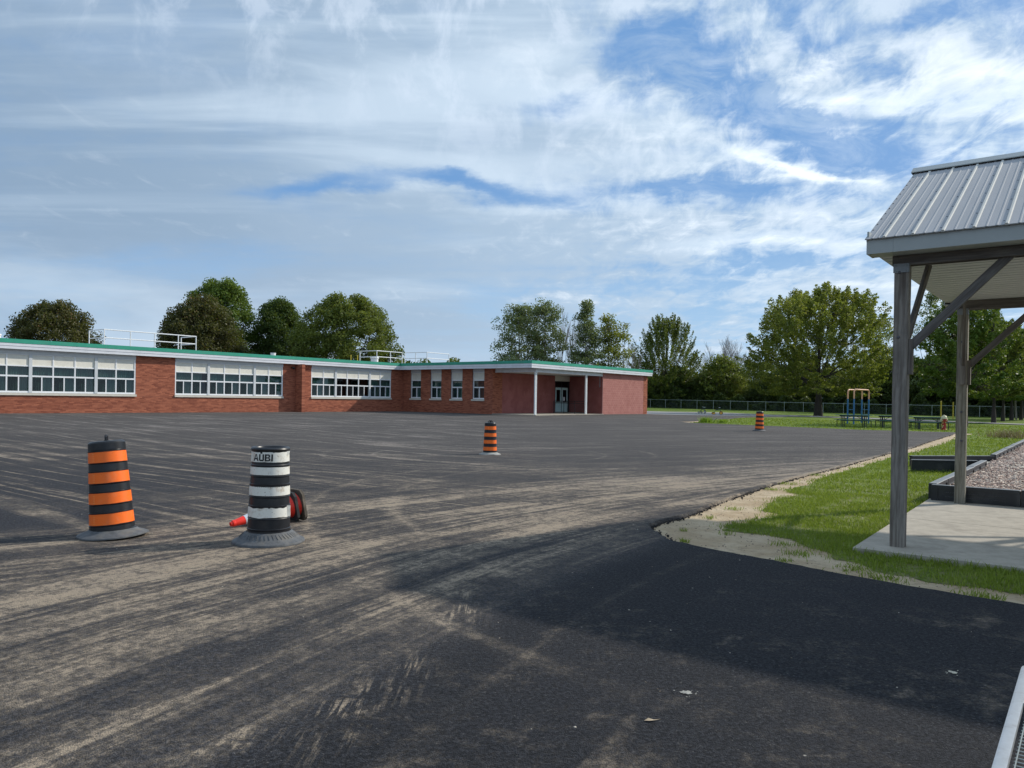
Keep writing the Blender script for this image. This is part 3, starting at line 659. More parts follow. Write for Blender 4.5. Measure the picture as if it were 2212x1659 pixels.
# ------------------------------------------------------------------ playground surround
A0 = Vector((6.86, 12.45)); D1 = Vector((d1.x, d1.y)); D2 = Vector((d2.x, d2.y))
Bp = A0+D1*7.25; Cc = Vector((12.78, 20.25)); Ff = Vector((26.0, 37.6)); Fr = A0+D2*11
bor = empty('playground_border', (A0.x, A0.y, tz(*A0)), 0, 'low black plastic border round the wood chip play area behind the pavilion', 'playground border')
def border_run(p, q, flip=1, mat='black_plastic', seg=1.22, h=0.27, w=0.13):
    L = (q-p).length; k = max(1, round(L/seg)); dd = (q-p)/L; nn = Vector((-dd.y, dd.x))*flip
    ang = math.atan2(dd.y, dd.x)
    for i in range(k):
        a = p+dd*(L*i/k); l = L/k
        mb = MB(); zz0 = tz(a.x, a.y)-0.05; hh = h+0.05+random.uniform(-.006, .006)
        # moulded section: top cap wider than the web, end lug
        mb.cbox(0.004, l-0.004, -w/2, w/2, hh-0.06, hh, 0.008)
        mb.box(0.006, l-0.006, -w*0.36, w*0.36, 0, hh-0.06)
        mb.box(0.004, 0.10, -w/2, w/2, 0, hh-0.06); mb.box(l-0.10, l-0.004, -w/2, w/2, 0, hh-0.06)
        for s_ in (-1, 1): mb.box(0.2, l-0.2, s_*w*0.36-0.012, s_*w*0.36+0.012, 0.11, 0.14); mb.box(0.2, l-0.2, s_*w*0.36-0.012, s_*w*0.36+0.012, 0.19, 0.205)
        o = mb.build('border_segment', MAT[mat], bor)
        o.location = (a.x-A0.x, a.y-A0.y, zz0-tz(*A0)); o.rotation_euler = (0, 0, ang+random.uniform(-.006, .006))
random.seed(3)
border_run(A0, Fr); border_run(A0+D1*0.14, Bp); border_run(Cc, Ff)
rampw = empty('entry_ramp', (9.7, 18.5, tz(9.7, 18.5)), 0, 'pale entry ramp between two black side walls leading onto the wood chips', 'ramp')
def ramp_wall(p, q, h0, h1):
    dd = (q-p); L = dd.length; ang = math.atan2(dd.y, dd.x); mb = MB()
    mb.prism([(0,0),(L,0),(L,h1),(0,h0)], -0.05, 0.05, Matrix.Rotation(rad(90), 4, 'X'))
    mb.box(-0.03, L+0.03, -0.075, 0.075, 0, 0.0); 
    mb.prism([(0,h0),(L,h1),(L,h1+0.035),(0,h0+0.035)], -0.075, 0.075, Matrix.Rotation(rad(90), 4, 'X'))
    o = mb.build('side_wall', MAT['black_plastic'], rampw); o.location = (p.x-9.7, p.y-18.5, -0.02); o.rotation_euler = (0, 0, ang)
ramp_wall(Vector((9.72, 18.55)), Vector((11.15, 18.25)), 0.235, 0.255)
ramp_wall(Vector((10.43, 19.93)), Cc, 0.235, 0.245)
mb = MB(); pts3 = [(11.2, 18.35, .10), (12.5, 20.1, .10), (12.95, 19.75, .13), (11.9, 18.2, .13)]
mb.add([(9.9-9.7, 18.65-18.5, -.02), (10.45-9.7, 19.85-18.5, -.02), (12.45-9.7, 20.05-18.5, .12), (11.15-9.7, 18.35-18.5, .12)], [(0,3,2,1)])
mb.add([(11.15-9.7, 18.35-18.5, .12), (12.45-9.7, 20.05-18.5, .12), (13.35-9.7, 19.5-18.5, .15), (12.0-9.7, 17.75-18.5, .15)], [(0,3,2,1)])
mb.add([(11.15-9.7, 18.35-18.5, .08), (12.45-9.7, 20.05-18.5, .08), (13.35-9.7, 19.5-18.5, .11), (12.0-9.7, 17.75-18.5, .11)], [(0,1,2,3)])
mb.build('ramp_deck', MAT['concrete'], rampw)
# chips
CHIP = [tuple(A0+D1*.1+D2*.08), tuple(Fr+D1*.1), (34, 20), (34, 36), tuple(Ff), tuple(Cc), tuple(Bp)]
simple('chip_ground', (0.27, 0.20, 0.17), 0.95, var=0.35, scale=30)
sheet('chip_bed', subdiv(CHIP, 0.6, 0.0, 2), 0.12, MAT['chip_ground'], 2.0, label='bed of wood chips inside the black border')
def scatter_in(poly, dens, rmax, y0=0, y1=999, seed=1):
    r = np.random.default_rng(seed); P = np.array(poly); x0, x1 = P[:, 0].min(), P[:, 0].max(); ya, yb = max(P[:, 1].min(), y0), min(P[:, 1].max(), y1)
    n = int((x1-x0)*(yb-ya)*dens)
    X = r.uniform(x0, x1, n); Y = r.uniform(ya, yb, n)
    k = pip(poly, X, Y) & (np.abs(X) < Y*0.78+0.8) & (X*X+Y*Y < rmax*rmax) & (Y > 0.2)
    return X[k], Y[k]
def chips_mesh(X, Y, Z, size, r, aspect=0.35, th=0.3):
    n = len(X); L = r.uniform(.5, 1.3, n)*size; W = L*r.uniform(.6, 1.4, n)*aspect; H = L*th*r.uniform(.4, 1, n)
    yaw = r.uniform(0, 2*math.pi, n); pit = r.normal(0, .25, n)
    c, s = np.cos(yaw), np.sin(yaw); cp, sp = np.cos(pit), np.sin(pit)
    base = np.array([(-1,-1,-1),(1,-1,-1),(1,1,-1),(-1,1,-1),(-.8,-.7,1),(.85,-.8,1),(.7,.8,1),(-.85,.75,1)], float)*0.5
    V = base[None]*np.stack([L, W, H], 1)[:, None, :]+r.normal(0, .08, (n, 8, 3))*np.stack([L, W, H], 1)[:, None, :]
    x = V[..., 0]*cp[:, None]; z = V[..., 2]+V[..., 0]*sp[:, None]; y = V[..., 1]
    out = np.stack([x*c[:, None]-y*s[:, None]+X[:, None], x*s[:, None]+y*c[:, None]+Y[:, None], z+Z[:, None]], 2).reshape(-1, 3)
    F0 = np.array([(4,5,6,7),(0,1,5,4),(1,2,6,5),(2,3,7,6),(3,0,4,7)])
    F = (F0[None]+(np.arange(n)*8)[:, None, None]).reshape(-1, 4)
    return out, F, np.repeat(r.uniform(0, 1, n), 5)
r = np.random.default_rng(4)
X, Y = scatter_in(CHIP, 420, 20, seed=2); X2, Y2 = scatter_in(CHIP, 130, 45, 10, seed=3); k_ = X2*X2+Y2*Y2 > 400; X2, Y2 = X2[k_], Y2[k_]
Xc, Yc = np.append(X, X2), np.append(Y, Y2)
V, F, T = chips_mesh(Xc, Yc, terr(Xc, Yc)+0.13, 0.07, r); 
o = link('wood_chips', np_mesh('wood_chips', V, F, MAT['wood_chip'], T)); tag(o, 'loose pinkish wood chips filling the play area', kind='stuff')
# crumbs of asphalt and stones on the soil verge and lot
VERGE = [(1.9,9.6),(1.85,8.7),(3.2,6.85),(4.2,6.0),(6.0,4.6),(6.1,5.1),(4.4,6.5),(3.5,7.3),(3.3,8.8),(2.6,9.8),(3.6,11.1),(5.0,14.2),(10,21.5),(9.2,20.6),(6.2,16.5),(4.7,14.2),(3.5,12.4),(2.2,10.2)]
X, Y = scatter_in(VERGE, 26, 24, seed=5); V, F, T = chips_mesh(X, Y, terr(X, Y)-0.048, 0.013, r, 0.8, 0.6); T = T*0.75
o = link('gravel', np_mesh('gravel', V, F, MAT['crumb'], T)); tag(o, 'crumbs of black asphalt and stones on the bare verge', kind='stuff')
# ragged broken lip of the mat where the lot meets the verge
ex, ey = [], []
for i in range(len(ASPH)):
    p, q = ASPH[i], ASPH[(i+1) % len(ASPH)]
    if p[0] > 1 and 4.4 < p[1] < 42 and 2 < q[1] < 42:
        L = math.hypot(q[0]-p[0], q[1]-p[1]); k = int(L*90/max(1, p[1]/9)); t = r.uniform(0, 1, k)
        nx, ny = (q[1]-p[1])/L, -(q[0]-p[0])/L; off = np.abs(r.normal(0, 0.05, k))
        ex += list(p[0]+(q[0]-p[0])*t-nx*off); ey += list(p[1]+(q[1]-p[1])*t-ny*off)
ex, ey = np.array(ex), np.array(ey)
V, F, T = chips_mesh(ex, ey, terr(ex, ey)-0.038, 0.024, r, 0.8, 0.8)
o = link('debris', np_mesh('debris', V, F, MAT['crumb'], T*0.25)); tag(o, 'broken black asphalt crumbs along the edge of the lot', kind='stuff')
LOTN = [(-9,1.4),(5,1.4),(3.6,6.3),(1.8,8.6),(1.7,9.5),(6,16.6),(4,20),(-20,20),(-12,6)]
X, Y = scatter_in(LOTN, 3.0, 20, seed=9); V, F, T = chips_mesh(X, Y, terr(X, Y)+0.001, 0.011, r, 0.7, 0.35); T = 0.3+0.7*T
o = link('pebbles', np_mesh('pebbles', V, F, MAT['crumb'], T)); tag(o, 'small pale stones and leaf bits scattered on the asphalt', kind='stuff')

def splat(name, x, y, rx, col, label, seed, z=0.004, n=22):
    r_ = random.Random(seed); mb = MB(); k = [r_.uniform(.55, 1.15) for _ in range(n)]
    mb.add([(0, 0, z+.002)]+[(rx*k[i]*math.cos(6.283*i/n), rx*.8*k[i]*math.sin(6.283*i/n), z) for i in range(n)], [(0, i+1, (i+1) % n+1) for i in range(n)])
    for j in range(7):
        a, d, s_ = r_.uniform(0, 6.28), rx*r_.uniform(1.1, 1.9), rx*r_.uniform(.06, .16)
        mb.add([(d*math.cos(a)+s_*math.cos(t), d*math.sin(a)+s_*math.sin(t), z) for t in (0, 1.2, 2.5, 3.8, 5.1)], [(0,1,2,3,4)])
    o = mb.build(name, MAT[col], None, loc=(x, y, tz(x, y))); tag(o, label, 'stain')
simple('stain_pale', (0.30, 0.29, 0.26), 0.9, var=0.4, scale=60); simple('stain_cream', (0.50, 0.46, 0.36), 0.9, var=0.3, scale=60); simple('dead_leaf', (0.42, 0.33, 0.22), 0.8, var=0.3, scale=40)
splat('pale_stain', .95, 4.05, .035, 'stain_pale', 'grey white splash on the dark asphalt in the middle foreground', 3)
splat('pale_stain', 2.58, 4.42, .030, 'stain_cream', 'cream spot on the asphalt near the right edge in the shade', 4)
splat('pale_stain', -3.07, 3.35, .030, 'stain_cream', 'cream coloured smear on the asphalt at the lower left', 5)
mb = MB(); mb.add([(0,0,.004),(.025,.012,.012),(.05,.004,.006),(.085,.0,.010),(.05,-.008,.008),(.024,-.016,.010)], [(0,1,2,5),(2,3,4,5)])
o = mb.build('fallen_leaf', MAT['dead_leaf'], None, loc=(.66, 3.68, tz(.66, 3.68)), rz=.1); tag(o, 'small dry leaf lying on the dark asphalt in the foreground', 'leaf')
# ------------------------------------------------------------------ grass blades
def blades(X, Y, h, w, r, z0=-0.045, lean=0.5):
    n = len(X); yaw = r.uniform(0, 2*math.pi, n); H = h*r.uniform(.5, 1.35, n); le = H*r.uniform(0.1, lean*1.6, n); la = r.uniform(0, 2*math.pi, n)
    z = terr(X, Y)+z0
    wx, wy = np.cos(yaw)*w/2, np.sin(yaw)*w/2; lx, ly = np.cos(la)*le, np.sin(la)*le
    A = np.stack([X-wx, Y-wy, z], 1); B = np.stack([X+wx, Y+wy, z], 1)
    Cm = np.stack([X+wx*.7+lx*.4, Y+wy*.7+ly*.4, z+H*.62], 1); Dm = np.stack([X-wx*.7+lx*.4, Y-wy*.7+ly*.4, z+H*.62], 1)
    E1 = np.stack([X+wx*.1+lx, Y+wy*.1+ly, z+H], 1); E2 = np.stack([X-wx*.1+lx, Y-wy*.1+ly, z+H], 1)
    V = np.stack([A, B, Cm, Dm, E1, E2], 1).reshape(-1, 3); b = np.arange(n)*6
    F = np.concatenate([np.stack([b, b+1, b+2, b+3], 1), np.stack([b+3, b+2, b+4, b+5], 1)])
    patch = 0.5+0.5*np.sin(X*1.7+np.sin(Y*1.3)*2)*np.cos(Y*1.1+np.sin(X*.9)*2)
    t = np.clip(r.uniform(0, 1, n)*0.7+patch*0.25, 0, 1); t = np.where(r.uniform(0, 1, n) < 0.04, 0.97, np.minimum(t, .84))
    return V, F, np.concatenate([t, t])
def not_on(X, Y, z=0.0):
    k = ~pip(SLAB, X, Y) & ~pip(CHIP, X, Y) & ~pip(ASPH, X, Y)
    return k
GR = LAWN
parts_v = []
X, Y = scatter_in(GR[:], 1300, 15, 4.0, 15, seed=11) if False else (None, None)
def band(dens, ra, rb, y0, y1, seed, x0=2.3, x1=40):
    r_ = np.random.default_rng(seed); n = int((x1-x0)*(y1-y0)*dens)
    X = r_.uniform(x0, x1, n); Y = r_.uniform(y0, y1, n); R2 = X*X+Y*Y
    k = (R2 > ra*ra) & (R2 < rb*rb) & (X < Y*0.76+.6); X, Y = X[k], Y[k]
    jx, jy = r_.normal(0, .085, len(X)), r_.normal(0, .085, len(X)); k = pip(LAWN, X+jx, Y+jy) & not_on(X, Y)
    pn = np.sin(X*3.1+np.sin(Y*2.3)*1.5)*np.sin(Y*2.7+np.sin(X*1.9)*1.7)+.5*np.sin(X*7.3+1)*np.sin(Y*6.1); k &= r_.uniform(0, 1, len(X)) < np.clip(.85+.9*pn, .25, 1); return X[k], Y[k]
sets = [(3600, 6, 10.5, 4.2, 10.5, 21, .038, .0075, 2.3, 8), (2100, 10.5, 15, 7.5, 15, 22, .038, .010, 2.3, 10), (600, 15, 24, 11, 24, 23, .042, .017, 4, 16), (95, 24, 42, 18, 42, 24, .055, .035, 8, 28), (22, 42, 70, 30, 70, 25, .06, .07, 10, 48)]
Vs, Fs, Ts, off = [], [], [], 0
for (dn, ra, rb, y0, y1, sd, h, w, x0, x1) in sets:
    X, Y = band(dn, ra, rb, y0, y1, sd, x0, x1)
    V, F, T = blades(X, Y, h, w, np.random.default_rng(sd+50)); Vs.append(V); Fs.append(F+off); Ts.append(T); off += len(V)
# scattered sprouts on the bare verge and along edges
def sprouts(centers, n, rad_, h, seed):
    r_ = np.random.default_rng(seed); X, Y = [], []
    for cx, cy, k in centers:
        X.append(r_.normal(cx, rad_*k, int(n*k))); Y.append(r_.normal(cy, rad_*k, int(n*k)))
    X = np.concatenate(X); Y = np.concatenate(Y); k = ~pip(ASPH, X, Y); return X[k], Y[k]
cs = [(3.05,8.05,.7),(2.78,7.7,.35),(3.3,7.35,.8),(3.05,8.6,.5),(2.62,9.25,.3),(2.15,9.45,.2),(2.75,10.55,.3),(3.45,7.0,.4),(4.0,6.3,.3),(5.6,15.45,1.0),(4.9,14.3,.6),(3.4,7.0,.9),(2.0,8.7,.3),(3.9,6.4,.6),(3.35,11.5,.5),(4.6,12.9,.7),(7.0,17.5,.9)]
X, Y = sprouts(cs, 120, 0.13, .05, 31); V, F, T = blades(X, Y, .045, .009, np.random.default_rng(32), -0.05, .8); Vs.append(V); Fs.append(F+off); Ts.append(T); off += len(V)
# longer grass against slab, posts and border
ed = []
r_ = np.random.default_rng(41)
def along(p, q, n, sp):
    t = r_.uniform(0, 1, n); return np.stack([p[0]+(q[0]-p[0])*t+r_.normal(0, sp, n), p[1]+(q[1]-p[1])*t+r_.normal(0, sp, n)], 1)
E = np.concatenate([along(SLAB[0], SLAB[1], 1300, .05), along(SLAB[3], SLAB[0], 2600, .05), along(tuple(A0-D1*.12), tuple(A0-D1*.12+D2*7), 1500, .05), along(tuple(A0-D2*.1), tuple(A0-D2*.1+D1*7), 900, .06), along((9.7,18.4),(11.2,18.1), 300, .06), along((11,20.2),(12.8,20.5), 300, .06)])
X, Y = E[:, 0], E[:, 1]; k = ~pip(SLAB, X, Y) & ~pip(CHIP, X, Y); X, Y = X[k], Y[k]
V, F, T = blades(X, Y, .062, .008, np.random.default_rng(42), -0.035, .8); Vs.append(V); Fs.append(F+off); Ts.append(T); off += len(V)
o = link('grass', np_mesh('grass', np.concatenate(Vs), np.concatenate(Fs), MAT['blade'], np.concatenate(Ts))); tag(o, 'short blades of green grass on the near lawn', kind='stuff')

# ------------------------------------------------------------------ school building
SO = Vector((-9.34, 65.46, 0))
sch = empty('school_building', SO, RZ, 'long single storey red brick school with green roof edge and white framed windows', 'school')
random.seed(11)
ZB, ZW0, ZW1, ZT = -0.4, 1.36, 3.62, 3.90
wallm = MB()
def opening_wall(mb, plane, u0, u1, ops, th=0.28):
    # plane(u, w, z) -> local point, w is depth into the wall
    def bx(a, b, z0, z1):
        vs = [plane(u, w, z) for u, w, z in ((a,0,z0),(b,0,z0),(b,th,z0),(a,th,z0),(a,0,z1),(b,0,z1),(b,th,z1),(a,th,z1))]
        mb.add(vs, [(0,3,2,1),(4,5,6,7),(0,1,5,4),(1,2,6,5),(2,3,7,6),(3,0,4,7)])
    cur = u0
    for (a, b, z0, z1) in ops:
        bx(cur, a, ZB, ZT)
        bx(a, b, ZB, z0)
        if z1 < ZT-0.01: bx(a, b, z1, ZT)
        cur = b
    bx(cur, u1, ZB, ZT)
plA = lambda u, w, z: Vector((u, w, z))
plB = lambda u, w, z: Vector((w, -u, z))           # wing B faces -x, u = distance along it
BANKS = [(-41.9, -33.7), (-31.15, -22.95), (-20.40, -12.20), (-9.65, -1.45)]
WB = [(0.87, 2.10), (3.19, 4.43), (5.46, 6.72), (7.77, 9.00)]
opening_wall(wallm, plA, -46, -0.001, [(a, b, ZW0+.13, ZT-0.005) for a, b in BANKS])
opening_wall(wallm, plB, -0.3, 9.56, [(a, b, ZW0+.13, ZT-0.005) for a, b in WB])
wallm.box(0.0, 1.22, -9.84, -9.56, ZB, ZT)               # brick return at the entrance
wallm.box(17.4, 18.17, -13.76, -13.4, ZB, ZT)            # brick end pier
wallm.box(17.89, 18.17, -13.4, 16, ZB, ZT); wallm.box(-46, 18.17, 15.7, 16, ZB, ZT); wallm.box(-46, -45.7, 0.3, 15.7, ZB, ZT)
wallo = wallm.build('brick_wall', MAT['mortar'], sch)
# bricks, laid in running courses of long thin units
BL, BH, J = 0.295, 0.0677, 0.010
bricks = []
def lay(plane, u0, u1, z0, z1, name):
    k0 = int(math.floor(z0/BH)); k = k0
    while k*BH < z1-0.01:
        za, zb = max(k*BH, z0), min((k+1)*BH-J, z1)
        if zb-za > 0.02:
            off = (0, 0.5, 0.18, 0.67)[k % 4]*BL+random.uniform(-.02, .02)
            i = math.floor((u0-off)/BL)
            rowt = random.uniform(-.10, .10)
            while off+i*BL < u1:
                a, b = max(off+i*BL, u0), min(off+(i+1)*BL-J, u1)
                if b-a > 0.03: bricks.append((plane, a, b, za, zb, min(1, max(0, random.betavariate(2, 2)+rowt))))
                i += 1
        k += 1
cu = -42.0
lay(plA, -42.0, -0.02, 0.12, ZW0, 'a')
prev = -42.0
for a, b in [(-33.7, -31.15), (-22.95, -20.40), (-12.20, -9.65), (-1.45, -0.02)]: lay(plA, a, b, ZW0, ZT, 'a')
lay(plB, 0.0, 9.84, 0.12, ZW0, 'b')
for a, b in [(0.0, .87), (2.10, 3.19), (4.43, 5.46), (6.72, 7.77), (9.0, 9.84)]: lay(plB, a, b, ZW0, ZT, 'b')
plR = lambda u, w, z: Vector((u, w-9.84, z)); plE = lambda u, w, z: Vector((u, w-13.76, z))
lay(plR, 0.0, 1.22, 0.12, ZT, 'r'); lay(plE, 17.4, 18.17, 0.12, ZT, 'e')
def brick_vs(plane, a, b, z0, z1, d=0.007):
    return [plane(u, w, z) for u, w, z in ((a,-d,z0),(b,-d,z0),(b,-d,z1),(a,-d,z1),(a-.0005,.004,z0),(b+.0005,.004,z0),(b+.0005,.004,z1),(a-.0005,.004,z1))]
BF = [(0,1,2,3),(4,5,1,0),(5,6,2,1),(6,7,3,2),(7,4,0,3)]
inview = [b for b in bricks if b[0] is plA and b[1] > -30.9 and b[4] <= ZW0+.01 and b[4] > .42]
inview.sort(key=lambda b: b[1])
single = set(id(b) for b in inview[:296])
cache = {}
stuffb = MB()
for b in bricks:
    plane, u0, u1, z0, z1, t = b
    if id(b) in single:
        key = (round(u1-u0, 2), int(t*7))
        if key not in cache:
            L = key[0]; m_ = MB(); m_.tone = (key[1]+.5)/8+0.001
            m_.add(brick_vs(plA, -L/2, L/2, -0.0288, 0.0288), BF); oo = m_.build('brick', MAT['brick_clay'], None); cache[key] = oo.data; bpy.data.objects.remove(oo)
        link('brick', cache[key], wallo, ((u0+u1)/2, random.uniform(-.0015, .0015), (z0+z1)/2), None, None)
    else:
        stuffb.tone = t+0.0001; stuffb.add(brick_vs(plane, u0, u1, z0, z1, 0.007+random.uniform(-.0015, .0015)), BF)
o = stuffb.build('brick_courses', MAT['brick_clay'], wallo); o['kind'] = 'stuff'
# projecting brick fin between the classrooms
fin = MB(); fin.box(-11.10, -10.84, -0.80, -0.008, ZB, ZT-.01)
fo = fin.build('brick_pier', MAT['mortar'], sch)
fb = MB(); k = 2
while k*BH < ZT-.02:
    z0, z1 = k*BH, min((k+1)*BH-J, ZT-.02); u = -0.80+(0.0 if k % 2 else -.15)
    while u < -0.02:
        a, b = max(u, -0.80), min(u+.285, -0.02)
        if b-a > .03:
            fb.tone = random.uniform(.1, .95)
            fb.box(-11.107, -10.833, a-(0.007 if a < -.79 else 0), b, z0, z1)
        u += .295
    k += 1
fbo = fb.build('brick_courses', MAT['brick_clay'], fo); fbo['kind'] = 'stuff'
# roof
roof = MB(); roof.box(-46.2, -0.72, -0.34, 16.2, 3.90, 4.36); roof.box(-0.7205, 18.4, -14.1, 16.2, 3.9005, 4.36)
ro = roof.build('roof', MAT['soffit_paint'], sch)
rd = MB(); rd.box(-46.1, 18.3, -0.25, 16.1, 4.362, 4.40); rd.box(-0.6, 18.3, -14.0, -0.26, 4.362, 4.40); rd.build('roof_deck', MAT['roof_gravel'], ro)
def fascia_run(pts, offs, z0, z1, mat, name):
    mb = MB()
    for (p, q, nx, ny) in pts:
        e0, e1 = min(p, q), max(p, q)
        x0, x1 = min(p[0], q[0]), max(p[0], q[0]); y0, y1 = min(p[1], q[1]), max(p[1], q[1])
        if ny: mb.box(x0, x1, p[1]+ny*offs if ny < 0 else p[1], p[1] if ny < 0 else p[1]+ny*offs, z0, z1)
        else: mb.box(p[0]+nx*offs if nx < 0 else p[0], p[0] if nx < 0 else p[0]+nx*offs, y0, y1, z0, z1)
    return mb.build(name, mat, sch)
def fr(o): return [((-46.2, -.34), (-0.72-o, -.34), 0, -1), ((-0.72, -.34-o), (-0.72, -14.1-o), -1, 0), ((-0.7195, -14.1), (18.4+o, -14.1), 0, -1), ((18.4, -14.1), (18.4, 16.2), 1, 0)]
fascia_run(fr(.045), .045, 4.05, 4.203, MAT['white_fascia'], 'upper_fascia')
fascia_run(fr(.025), .025, 3.885, 4.046, MAT['white_fascia'], 'lower_fascia')
fascia_run(fr(.065), .065, 4.205, 4.43, MAT['green_metal'], 'green_roof_edge')

# windows
def window_unit(parent, plane, u0, n, mod, curtain='curtain', empty_room=False, lead=0.07):
    u1 = u0+n*mod; zt, zs, zm, zb = 3.62, 2.99, 2.43, 1.50
    def bx(mb, a, b, w0, w1, z0, z1):
        vs = [plane(u, w, z) for u, w, z in ((a,w0,z0),(b,w0,z0),(b,w1,z0),(a,w1,z0),(a,w0,z1),(b,w0,z1),(b,w1,z1),(a,w1,z1))]
        mb.add(vs, [(0,3,2,1),(4,5,6,7),(0,1,5,4),(1,2,6,5),(2,3,7,6),(3,0,4,7)])
    fr_ = MB()
    bx(fr_, u0, u0+lead, 0.0, .12, zb, zt+.03); bx(fr_, u1-lead, u1, 0.0, .12, zb, zt+.03)
    bx(fr_, u0+lead, u1-lead, 0.003, .12, zb, zb+.10); bx(fr_, u0+lead, u1-lead, .003, .12, zm-.045, zm+.045)
    bx(fr_, u0+lead, u1-lead, .003, .12, zs-.03, zs+.035); bx(fr_, u0+lead, u1-lead, .003, .12, zt-.02, zt+.03)
    for i in range(1, n): bx(fr_, u0+i*mod-.035, u0+i*mod+.035, .006, .12, zb+.10, zt-.02)
    for i in range(n):
        c = u0+(i+.5)*mod; bx(fr_, c-.03, c+.03, .009, .10, zb+.10, zm-.045)
    w = fr_.build('window', MAT['white_frame'], parent)
    for i in range(n):
        a, b = u0+i*mod+.035, u0+(i+1)*mod-.035
        if i == 0: a = u0+lead
        if i == n-1: b = u1-lead
        c = u0+(i+.5)*mod
        m_ = MB(); bx(m_, a, b, .035, .06, zs+.035, zt-.02); m_.build('spandrel_panel', MAT['cream_panel'], w)
        for (p, q, z0, z1, wd) in ((a, b, zm+.045, zs-.03, .07), (a, c-.03, zb+.10, zm-.045, .06), (c+.03, b, zb+.10, zm-.045, .08)):
            m_ = MB(); m_.add([plane(u, wd, z) for u, z in ((p,z0),(q,z0),(q,z1),(p,z1))], [(0,1,2,3)]); m_.build('pane', MAT['glass'], w)
        m_ = MB(); m_.add([plane(u, .030, z) for u, z in ((a,zb+.10),(c-.03,zb+.10),(c-.03,zm-.045),(a,zm-.045))], [(0,1,2,3)]); m_.build('insect_screen', MAT['screen'], w)
    if not empty_room:
        cu_ = MB(); rr = random.Random(int(u0*100)); N_ = int((u1-u0)/.055)
        segs = [(u0, u1)] if curtain != 'part' else [(u0, u1-.35)]
        for (s0, s1) in segs:
            pts = []; k = int((s1-s0)/.06)
            for i in range(k+1):
                pts.append((s0+(s1-s0)*i/k, .22+(.035 if i % 2 else -.02)*rr.uniform(.4, 1.4)))
            vs = [plane(u, wd, z) for z in (1.40, 3.0) for u, wd in pts]; m = len(pts)
            cu_.add(vs, [(i, i+1, m+i+1, m+i) for i in range(m-1)])
        cu_.build('curtain', MAT['curtain_warm' if curtain == 'warm' else 'curtain'], w)
    return w
m, nt, out = mat_new('screen')
d = N(nt, 'ShaderNodeBsdfDiffuse', i_Color=(0.03, 0.035, 0.04, 1)); t = N(nt, 'ShaderNodeBsdfTransparent')
mx = N(nt, 'ShaderNodeMixShader', i_0=0.58, i_1=d.outputs[0], i_2=t.outputs[0]); nt.links.new(mx.outputs[0], out.inputs['Surface'])
plAw = lambda u, w, z: Vector((u, w-.0, z))
for bi, (a, b) in enumerate(BANKS):
    mod = (b-a)/7
    window_unit(sch, plAw, a, 2, mod, 'part' if bi == 2 else 'curtain'); window_unit(sch, plAw, a+2*mod, 3, mod, empty_room=(bi == 3)); window_unit(sch, plAw, a+5*mod, 2, mod)
    m_ = MB(); m_.box(a, b, -.05, -.004, ZT-.25, ZT-.003); m_.box(a+2*mod-.085, a+2*mod+.085, -.03, -.002, ZW0+.15, 3.66); m_.box(a+5*mod-.085, a+5*mod+.085, -.03, -.002, ZW0+.15, 3.66)
    m_.build('frieze_panel', MAT['frieze_panel'], sch)
    m_ = MB(); m_.box(a-.04, b+.04, -.09, .13, ZW0, ZW0+.128); m_.build('window_sill', MAT['sill_stone'], sch)
for i, (a, b) in enumerate(WB):
    window_unit(sch, lambda u, w, z: Vector((w+.10, -u, z)), a, 1, b-a, 'warm' if i == 3 else 'curtain')
    m_ = MB(); m_.box(.06, .16, -b, -a, ZT-.26, ZT-.006); m_.build('frieze_panel', MAT['frieze_panel'], sch)
    m_ = MB(); m_.box(-.09, .2, -b-.05, -a+.05, ZW0, ZW0+.128); m_.build('window_sill', MAT['sill_stone'], sch)
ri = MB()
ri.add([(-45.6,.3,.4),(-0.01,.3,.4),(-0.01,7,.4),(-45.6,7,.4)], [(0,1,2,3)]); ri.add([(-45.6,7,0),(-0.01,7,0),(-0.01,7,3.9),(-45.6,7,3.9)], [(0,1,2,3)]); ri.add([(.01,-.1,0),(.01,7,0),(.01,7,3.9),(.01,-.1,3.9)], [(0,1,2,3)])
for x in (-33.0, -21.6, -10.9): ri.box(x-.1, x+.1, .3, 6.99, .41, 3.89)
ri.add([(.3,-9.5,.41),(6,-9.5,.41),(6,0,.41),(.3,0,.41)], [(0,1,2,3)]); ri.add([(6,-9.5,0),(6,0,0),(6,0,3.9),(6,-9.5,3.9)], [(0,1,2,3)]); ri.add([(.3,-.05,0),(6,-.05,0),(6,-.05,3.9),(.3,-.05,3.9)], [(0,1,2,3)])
ri.build('room_interior', MAT['dark_room'], sch)

